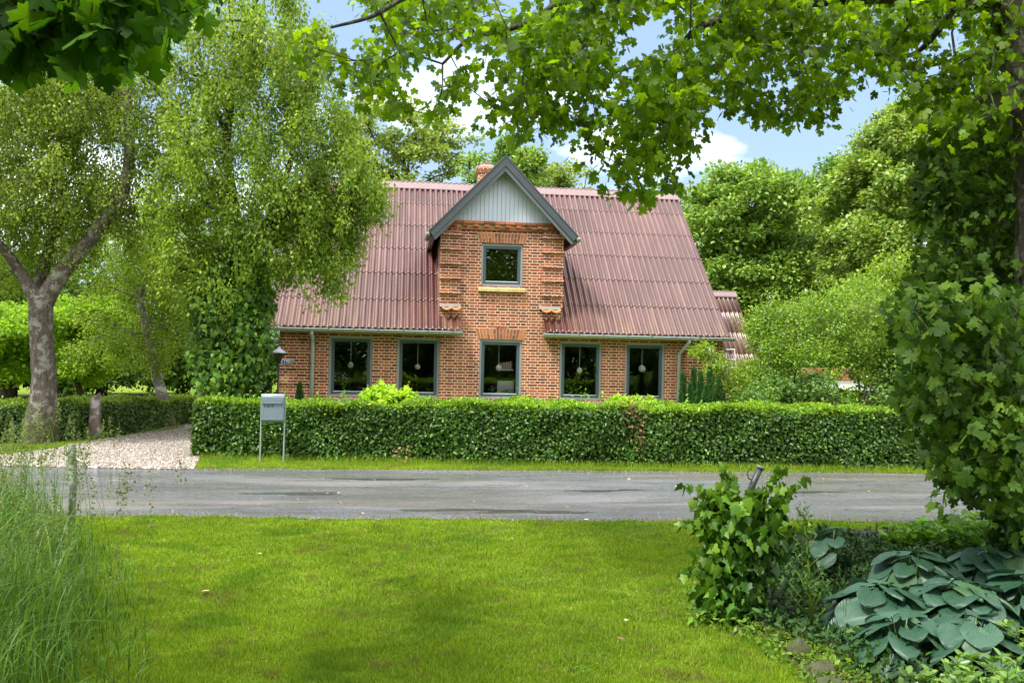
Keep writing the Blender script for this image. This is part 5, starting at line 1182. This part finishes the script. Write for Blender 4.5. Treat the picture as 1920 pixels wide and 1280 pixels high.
# ground cover
def cover(name, poly, n, h, size, tpl, mat, kind='stuff', up=.8, jitter=.6):
    pp = np.array([(p[0], p[1]) for p in poly]); xs = rng.uniform(pp[:, 0].min(), pp[:, 0].max(), n*3); ys = rng.uniform(pp[:, 1].min(), pp[:, 1].max(), n*3)
    k = point_in(pp, xs, ys); xs, ys = xs[k][:n], ys[k][:n]; hh = h*(.55+.45*np.sin(xs*5.3)*np.sin(ys*4.1+1)); z = .02+hh*rng.random(len(xs))**.6
    C = np.column_stack([xs, ys, z]); D = rng.normal(size=C.shape)*jitter+[0, -.25, .1]; N = rng.normal(size=C.shape)*.5+[0, -.2, up]
    return tag(leaves(name, C, D, N, size*rng.uniform(.6, 1.25, len(xs)), tpl, mat), kind=kind)
VIN = leafmat('periwinkle_leaf', (.012, .035, .010), (.022, .06, .016), (.045, .10, .025), .15, .55, .25)
cover('periwinkle', [G(1440, 1030), G(1600, 1014), G(1850, 1010), G(2150, 1040), G(2200, 1300), G(1850, 1420), G(1640, 1300), G(1570, 1250), G(1500, 1215), G(1440, 1195), G(1310, 1168), G(1300, 1120), G(1390, 1080)], 26000, .20, .045, T_OVAL, VIN)
WEED = leafmat('weed_leaf', (.05, .11, .014), (.09, .17, .02), (.15, .24, .035), .4, .5, .3)
cover('bed_weeds', [G(1400, 1180), G(1500, 1200), G(1620, 1250), G(1750, 1300), G(1560, 1340), G(1480, 1260), G(1380, 1200)], 1500, .07, .035, T_OVAL, WEED)
cover('edge_weeds', [G(1290, 1180), G(1285, 1110), G(1330, 1050), G(1350, 1060), G(1330, 1120), G(1345, 1165), G(1400, 1190), G(1390, 1205)], 700, .09, .035, T_OVAL, WEED)
cover('bed_litter', [G(1480, 1190), G(1640, 1230), G(1760, 1330), G(1560, 1340), G(1480, 1250)], 700, .015, .04, T_LONG, plain('dry_litter', (.14, .09, .045), .9, var=.5))
# leafy plants behind and below the hostas
LEAFG = leafmat('broad_green_leaf', (.07, .17, .02), (.13, .27, .035), (.20, .36, .06), .35, .4, .4)
EUO = leafmat('glossy_leaf', (.04, .10, .02), (.075, .16, .03), (.16, .27, .04), .3, .28, .6)
def plantlet(nm, lab, px, py, H, spread, nst, lf, size, mat, tpl=T_OVAL, group=None, Y=None):
    b = G(px, py) if Y is None else P(px, py, Y); t = empty(nm, (b[0], b[1], 0), lab, 'plant', group); st = MB(); C, D = [], []
    for q in range(nst):
        a = random.uniform(0, 6.28); r0 = spread*random.random()**.5; x0, y0 = b[0]+r0*.6*math.cos(a), b[1]+r0*.6*math.sin(a); x1, y1 = b[0]+r0*math.cos(a)*1.1, b[1]+r0*math.sin(a)*1.1; h = H*random.uniform(.6, 1.05)*(1-.25*r0/spread)
        st.tube([(x0, y0, 0), ((x0+x1)/2, (y0+y1)/2, h*.6), (x1, y1, h)], [.005, .004, .002], 5)
        for k in range(lf):
            s = random.uniform(.3, 1)**.7; a2 = k*2.4+random.random(); C.append((x0+(x1-x0)*s, y0+(y1-y0)*s, h*s)); D.append((math.cos(a2), math.sin(a2), .55*s+random.uniform(-.2, .3)))
    st.build('stem', mat, t); C, D = np.array(C), np.array(D); N = rng.normal(size=C.shape)*.35+[0, -.25, 1]
    leaves('foliage', C, D, N, size*rng.uniform(.6, 1.2, len(C)), tpl, mat, t); return t
i = 0
for px, py, H, lab in ((1730, 1045, .36, 'leafy green plant at the left end of the row behind the hostas'), (1790, 1050, .42, 'leafy green plant second in the row behind the hostas'), (1850, 1060, .46, 'tall leafy green plant third in the row behind the hostas'), (1915, 1065, .5, 'leafy green plant under the sycamore at the right edge'), (1990, 1060, .5, 'leafy green plant just past the right edge behind the hostas'),
                   (1830, 1020, .3, 'low leafy plant nearer the road under the hanging sycamore leaves'), (1900, 1030, .5, 'leafy plant against the sycamore foot near the road')):
    plantlet('leafy_plant', lab, px, py, H, .30, 34, 13, .075, LEAFG, group='leafy plants behind the hostas')
for px, py, H, lab in ((1880, 1345, .30, 'glossy evergreen shrub in the bottom right corner'), (1800, 1350, .20, 'glossy evergreen shrub left of the corner one'), (1740, 1360, .14, 'lowest glossy evergreen shrub at the bottom edge'), (1950, 1290, .36, 'glossy evergreen shrub at the right edge below the hostas')):
    plantlet('glossy_shrub', lab, px, py, H, .26, 40, 13, .055, EUO, group='glossy evergreens in the bottom right')
# hostas
def hosta_meshes():
    out_ = []
    for v in range(5):
        nu, nv = 14, 13; V = []
        rs = np.random.default_rng(v+20); tw = rs.normal()*.05; cup = .10+.06*rs.random(); dr = .10+.22*rs.random()
        for i in range(nu+1):
            u = i/nu
            wv = .52*math.sin(math.pi*min(1, (u*.93+.07))**.78)**.72 if u < 1 else 0
            for j in range(nv):
                s = (j/(nv-1))*2-1; x = u-(.16*(1-u)**6)*abs(s)**1.2*1.0; back = .14*max(0, 1-u*6)*abs(s); y = wv*s
                z = cup*abs(s)**1.3*1.6*(1-u)**.7-dr*u**2.2-.10*abs(s)**2+.003*math.cos(s*20)*(1-u*.6)+.016*math.sin(u*11+s*5+v)*abs(s)
                V.append((x-back, y+tw*u*u, z))
        Fq = [(i*nv+j, i*nv+j+1, (i+1)*nv+j+1, (i+1)*nv+j) for i in range(nu) for j in range(nv-1)]
        me = mesh_np('hosta_leaf', np.array(V), np.array(Fq)); me.polygons.foreach_set('use_smooth', [True]*len(me.polygons)); out_.append(me)
    return out_
def hosta_mat(k):
    m, t, b = new_mat('hosta_blue_green'); oi = t.nodes.new('ShaderNodeObjectInfo'); tcn = t.nodes.new('ShaderNodeTexCoord')
    c = ramp(t, oi.outputs['Random'], [(0, (.018, .068, .026)), (.5, (.036, .105, .052)), (.85, (.056, .14, .078)), (1, (.075, .155, .035))])
    n = noise(t, 6, 4, .6, tcn.outputs['Object']); c = mixc(t, ramp(t, n, [(.4, 0.), (.75, .5)]), c, (.07, .14, .105))
    t.links.new(c, b.inputs['Base Color']); b.inputs['Roughness'].default_value = .36; b.inputs['Specular IOR Level'].default_value = .6
    sp = t.nodes.new('ShaderNodeSeparateXYZ'); t.links.new(tcn.outputs['Object'], sp.inputs[0])
    w1 = math_(t, 'SINE', math_(t, 'MULTIPLY', math_(t, 'DIVIDE', sp.outputs[1], math_(t, 'ADD', math_(t, 'MULTIPLY', math_(t, 'SUBTRACT', 1.08, sp.outputs[0]), .9), .12)), 75))
    h = math_(t, 'ADD', w1, math_(t, 'MULTIPLY', noise(t, 38, 3, .6, tcn.outputs['Object']), 1.6))
    bump(t, b, h, .32, .005)
    tr = t.nodes.new('ShaderNodeBsdfTranslucent'); t.links.new(c, tr.inputs[0]); ms = t.nodes.new('ShaderNodeMixShader'); ms.inputs[0].default_value = .2
    t.links.new(b.outputs[0], ms.inputs[1]); t.links.new(tr.outputs[0], ms.inputs[2]); t.links.new(ms.outputs[0], t.nodes['Material Output'].inputs[0]); return m
HM = hosta_meshes(); HMAT = hosta_mat(0)
for me in HM: me.materials.append(HMAT)
def hosta(px, py, H, rad, n, size, lab):
    b = G(px, py); t = empty('hosta', (b[0], b[1], 0), lab, 'hosta', 'blue-green hostas in the flower bed'); st = MB()
    for i in range(n):
        q = (i+.5)/n; a = i*2.39996+random.uniform(-.25, .25); r_ = rad*math.sqrt(q)*.85; z = H*(1.04-.62*q**1.3)+random.uniform(-.02, .03)
        x, y = r_*math.cos(a), r_*math.sin(a); tilt = -.05+.8*q+random.uniform(-.12, .18); s = size*random.uniform(.78, 1.15)
        o = bpy.data.objects.new('leaf', HM[i % 5]); COL.objects.link(o); o.parent = t
        o.matrix_local = Matrix.Translation((x, y, z)) @ Matrix.Rotation(a+random.uniform(-.6, .6), 4, 'Z') @ Matrix.Rotation(tilt, 4, 'Y') @ Matrix.Rotation(random.uniform(-.3, .3), 4, 'X') @ Matrix.Diagonal((s, s*random.uniform(.85, 1.05), s, 1))
        st.tube([(b[0]+x*.1, b[1]+y*.1, 0), (b[0]+x*.5, b[1]+y*.5, z*.65), (b[0]+x, b[1]+y, z-.003)], [.006, .005, .004], 6)
    st.build('stalks', EUO, t, True)
hosta(1650, 1200, .32, .30, 40, .18, 'large blue-green hosta nearest the weed stem, left in the bed')
hosta(1790, 1210, .36, .34, 50, .185, 'largest blue-green hosta in the middle of the bed')
hosta(1935, 1200, .38, .34, 40, .18, 'blue-green hosta cut by the right edge')
hosta(1715, 1130, .34, .30, 32, .17, 'blue-green hosta behind the largest one')
hosta(1860, 1125, .36, .32, 32, .17, 'blue-green hosta at the back right below the leafy plants')
hosta(1690, 1262, .27, .24, 22, .165, 'low blue-green hosta at the front edge of the bed')
hosta(1820, 1275, .30, .26, 24, .17, 'blue-green hosta just above the glossy evergreens at the bottom')
hosta(1556, 1085, .36, .15, 9, .165, 'small hosta with upright folded leaves just right of the ivy-covered tube')
# tall weed
b_ = G(1523, 1195); t = empty('tall_weed', (b_[0], b_[1], 0), 'tall single-stemmed feathery weed between the ivy and the hostas', 'weed')
YW = float(b_[1]); top = P(1506, 955, YW); st = MB(); st.tube([(b_[0], YW, 0), ((b_[0]+top[0])/2+.01, YW, top[2]*.5), top], [.009, .007, .003], 8); C, D = [], []
for q in range(26):
    s = .12+.86*q/26; a = q*2.4; Lb = .20*(1-s)+.05+(.03 if s > .85 else 0); p0 = np.array([b_[0]+(top[0]-b_[0])*s, YW, top[2]*s]); e = p0+[math.cos(a)*Lb*.75, math.sin(a)*Lb*.5, Lb*.75]
    st.tube([p0, (p0+e)/2+[0, 0, -.01], e], [.004, .003, .0015], 5)
    for k in range(11): w_ = k/10; C.append(p0+(e-p0)*w_); D.append((math.cos(a+k), math.sin(a+k), .5))
for k in range(70): C.append(top+rng.normal(size=3)*[.022, .02, .04]+[0, 0, -.02]); D.append(rng.normal(size=3)+[0, 0, .5])
st.build('stem', WEED, t, True); C, D = np.array(C), np.array(D); leaves('foliage', C, D, rng.normal(size=C.shape)+[0, 0, .5], rng.uniform(.018, .04, len(C)), T_LONG, leafmat('weed_dark', (.03, .075, .015), (.055, .12, .025), (.09, .17, .04), .35), t)

# -- blades of grass
def blades(name, x, y, h, wd, mat, lean=.35, seg=1, kind='stuff'):
    n = len(x); a = rng.uniform(0, 6.283, n); ln = h*rng.uniform(0, lean, n)*2; la = rng.uniform(0, 6.283, n)
    bx, by = np.cos(a)*wd/2, np.sin(a)*wd/2; z0 = np.full(n, .0)
    V = np.stack([np.column_stack([x-bx, y-by, z0]), np.column_stack([x+bx, y+by, z0]), np.column_stack([x+ln*np.cos(la), y+ln*np.sin(la), h])], 1).reshape(-1, 3)
    return tag(link(name, mesh_np(name, V, np.arange(3*n).reshape(-1, 3)), mat), kind=kind)
def grass_mat(name, cols, trans=.45):
    m, t, b = new_mat(name); g = t.nodes.new('ShaderNodeNewGeometry')
    c = ramp(t, g.outputs['Random Per Island'], cols)
    patch = noise(t, .7, 5, .6); c = mixc(t, ramp(t, patch, [(.35, .45), (.6, 0.)]), c, (.07, .15, .012))
    c = mixc(t, ramp(t, noise(t, 3.1, 7, .75, None, .6), [(.54, 0.), (.66, .8)]), c, (.20, .155, .07))
    c = mixc(t, ramp(t, noise(t, 1.4, 3, .5, None, .3), [(.55, 0.), (.64, .5)]), c, (.06, .17, .014))
    c = mixc(t, ramp(t, noise(t, 11, 4, .7), [(.60, 0.), (.68, .7)]), c, (.15, .11, .05))
    t.links.new(c, b.inputs['Base Color']); b.inputs['Roughness'].default_value = .5; b.inputs['Specular IOR Level'].default_value = .25
    tr = t.nodes.new('ShaderNodeBsdfTranslucent'); t.links.new(mixc(t, 1., c, (1.3, 1.25, .4), 'MULTIPLY'), tr.inputs[0]); ms = t.nodes.new('ShaderNodeMixShader'); ms.inputs[0].default_value = trans
    t.links.new(b.outputs[0], ms.inputs[1]); t.links.new(tr.outputs[0], ms.inputs[2]); t.links.new(ms.outputs[0], t.nodes['Material Output'].inputs[0]); return m
LG = grass_mat('lawn_blade', [(0, (.13, .22, .013)), (.5, (.245, .39, .018)), (.85, (.35, .48, .035)), (1, (.46, .46, .13))])
bp = np.array([(p[0], p[1]) for p in bedp])
n = 900000; y = 4.1+(9.75-4.1)*rng.random(n)**1.25; x = rng.uniform(-.50, .74, n)*y
pat = np.sin(x*2.1+np.sin(y*1.7))*np.sin(y*2.3+np.sin(x*1.3)*2); keepm = (y < near_edge_y(x)-.02+rng.normal(size=n)*.015) & ~point_in(bp, x, y) & (rng.random(n) < .66+.3*pat)
x, y = x[keepm], y[keepm]; clmp = .8+.4*np.sin(x*9.1+np.sin(y*7.7)*2)*np.sin(y*8.3+x)
blades('lawn_grass', x, y, rng.uniform(.018, .042, len(x))*clmp, .0045+.0006*y, LG)
# clover and small weeds in the turf
n = 26000; y = 4.2+5*rng.random(n)**1.2; x = rng.uniform(-.45, .6, n)*y; pk = np.sin(x*1.9+2*np.sin(y*1.1))*np.sin(y*1.6+x)+np.sin(x*4.3-y*3.1)*.5
k = (pk > .55) & (y < near_edge_y(x)-.1) & ~point_in(bp, x, y); C = np.column_stack([x, y, rng.uniform(.018, .034, n)])[k]
tag(leaves('lawn_clover', C, rng.normal(size=C.shape)*[1, 1, .2], np.tile([0, 0, 1.], (len(C), 1))+rng.normal(size=C.shape)*.3, rng.uniform(.010, .022, len(C)), T_DIA, leafmat('clover_leaf', (.035, .10, .014), (.06, .15, .02), (.10, .21, .03), .3)), kind='stuff')
# verge between road and hedge, and left lawn corner
n = 150000; x = rng.uniform(-7, 12, n); ye = far_edge_y(x); hx = np.interp(x, [h0[0], h1[0], h2[0]], [h0[1], h1[1], h2[1]]); y = ye+.02+rng.random(n)*(hx-ye+.35)
k = (y > ye+rng.normal(size=n)*.03) & ~point_in(np.array([(p[0], p[1]) for p in gp]), x, y) & (x > h0[0]-.35); x, y = x[k], y[k]
tall = (y > np.interp(x, [h0[0], h1[0], h2[0]], [h0[1], h1[1], h2[1]])-.22) & (rng.random(len(x)) < .3)
blades('verge_grass', x, y, np.where(tall, rng.uniform(.05, .14, len(x)), rng.uniform(.02, .05, len(x))), .011, LG)
lp_ = [G(-200, 842), G(0, 838), G(100, 836), G(200, 826), G(345, 801), G(340, 805), G(250, 818), G(170, 831), G(100, 844), G(0, 857), G(-200, 865)]
pp = np.array([(p[0], p[1]) for p in lp_]); n = 90000; x = rng.uniform(pp[:, 0].min(), pp[:, 0].max(), n); y = rng.uniform(pp[:, 1].min()-.1, pp[:, 1].max(), n); k = point_in(pp, x, y); x, y = x[k], y[k]
blades('drive_edge_grass', x, y, rng.uniform(.02, .09, len(x)), .012, LG)
# ragged tufts along the road edge
# tall grass at the left
TG = leafmat('tall_grass_leaf', (.04, .09, .018), (.065, .14, .024), (.12, .21, .04), .42, .42, .35, (1.2, 1.2, .5))
def long_blades(name, base, H, wd, bend, mat, seg=6, kind='stuff'):
    n = len(base); a = rng.uniform(0, 6.283, n); dirx = np.column_stack([np.cos(a), np.sin(a), np.zeros(n)]); side = np.column_stack([-np.sin(a), np.cos(a), np.zeros(n)]); V = []
    for i in range(seg+1):
        s = i/seg; z = H*(s-.42*bend*s**3); r_ = H*bend*(.10*s+.62*s**2.6); w_ = wd*(1-s**2)**.7*(.6+.4*min(1, s*4)) if i < seg else wd*.05
        c = base+dirx*r_[:, None]; c = c.copy(); c[:, 2] += z; V += [c-side*np.reshape(w_, (-1, 1))/2, c+side*np.reshape(w_, (-1, 1))/2]
    V = np.stack(V, 1); k = 2*(seg+1); Fq = np.array([(2*i, 2*i+1, 2*i+3, 2*i+2) for i in range(seg)])
    return tag(link(name, mesh_np(name, V.reshape(-1, 3), (Fq[None]+(np.arange(n)*k)[:, None, None]).reshape(-1, 4)), mat), kind=kind), base+dirx*(H*bend*.72)[:, None]+np.column_stack([np.zeros(n), np.zeros(n), H*(1-.42*bend)])
tgp = [G(-120, 990), G(60, 985), G(160, 1000), G(225, 1045), G(262, 1120), G(285, 1230), G(295, 1420), G(-250, 1500)]
pp = np.array([(p[0], p[1]) for p in tgp]); n = 8000; x = rng.uniform(pp[:, 0].min(), pp[:, 0].max(), n*2); y = rng.uniform(pp[:, 1].min(), pp[:, 1].max(), n*2); k = point_in(pp, x, y); x, y = x[k][:n], y[k][:n]
edge = np.clip((np.interp(y, [p[1] for p in (G(265, 1230), G(150, 1015))], [G(265, 1230)[0], G(150, 1015)[0]])-x)/.7, 0, 1)
kk = rng.random(len(x)) < .35+.65*edge; x, y, edge = x[kk], y[kk], edge[kk]
tuft = .55+.45*np.sin(x*11+np.sin(y*9)*2)*np.sin(y*10.3+x*3)
H = (.16+.62*edge*tuft+.20*edge)*rng.uniform(.5, 1.15, len(x))
long_blades('tall_grass', np.column_stack([x, y, np.zeros(len(x))]), H, .008*rng.uniform(.6, 1.3, len(x)), rng.uniform(.15, 1.15, len(x)), TG)
s2 = rng.random(len(x)) < .09*edge+.02; nb = s2.sum()
long_blades('coarse_grass', np.column_stack([x[s2], y[s2], np.zeros(nb)]), rng.uniform(.55, 1.15, nb)*(.55+.45*edge[s2]), .013*rng.uniform(.7, 1.2, nb), rng.uniform(.5, 1.5, nb), TG, 8)
sel = (edge > .05) & (rng.random(len(x)) < .042); sx, sy = x[sel], y[sel]
o_, tips = long_blades('flowering_grass', np.column_stack([sx, sy, np.zeros(len(sx))]), rng.uniform(.85, 1.35, len(sx)), .0042*np.ones(len(sx)), rng.uniform(.1, .6, len(sx)), TG)
SEED = leafmat('grass_seed', (.07, .11, .045), (.11, .15, .07), (.17, .20, .12), .4, .7, .1)
C = []
for tpx in tips:
    for q in range(52): s = random.random()**.8*.20; a = random.uniform(0, 6.28); C.append(tpx+[math.cos(a)*s*.28*random.random(), math.sin(a)*s*.28*random.random(), -s+.04])
C = np.array(C); tag(leaves('grass_seed_heads', C, rng.normal(size=C.shape)+[0, 0, .4], rng.normal(size=C.shape), rng.uniform(.010, .022, len(C)), T_DIA, SEED), kind='stuff')
n = 5200; x = rng.uniform(-7, 11, n); side = rng.random(n) < .6; off = rng.exponential(.10, n); y = np.where(side, near_edge_y(x)+off-.03, far_edge_y(x)-off+.03)
C = np.column_stack([x, y, np.full(n, .006)]); D = rng.normal(size=C.shape); D[:, 2] *= .1
tag(leaves('road_grit', C, D, np.tile([0, 0, 1.], (n, 1)), rng.uniform(.006, .022, n), T_ROCK, single_brick_mat('grit', [(0, (.03, .026, .02)), (.6, (.08, .07, .055)), (1, (.19, .18, .155))])), kind='stuff')
n = 2600; x = rng.uniform(-7, 11, n); y = near_edge_y(x)+rng.exponential(.05, n)-.04
blades('road_edge_tufts', x, y, rng.uniform(.015, .05, n), .008, LG)
# fallen leaves on road, drive and lawn
n = 420; x = rng.uniform(-6, 9, n); y = rng.uniform(5, 15, n); C = np.column_stack([x, y, np.where((y > near_edge_y(x)) & (y < far_edge_y(x)), .010, .035)])
keepm = (rng.random(n) < np.where(y > near_edge_y(x), .7, .25)) & (y < far_edge_y(x)+.2); C = C[keepm]
FL = single_brick_mat('fallen_leaf', [(0, (.20, .12, .05)), (.5, (.42, .36, .14)), (1, (.55, .52, .36))])
D = rng.normal(size=C.shape); D[:, 2] = 0; tag(leaves('fallen_leaves', C, D, np.tile([0, 0, 1.], (len(C), 1))+rng.normal(size=C.shape)*.15, rng.uniform(.02, .06, len(C)), T_OVAL, FL), kind='stuff')
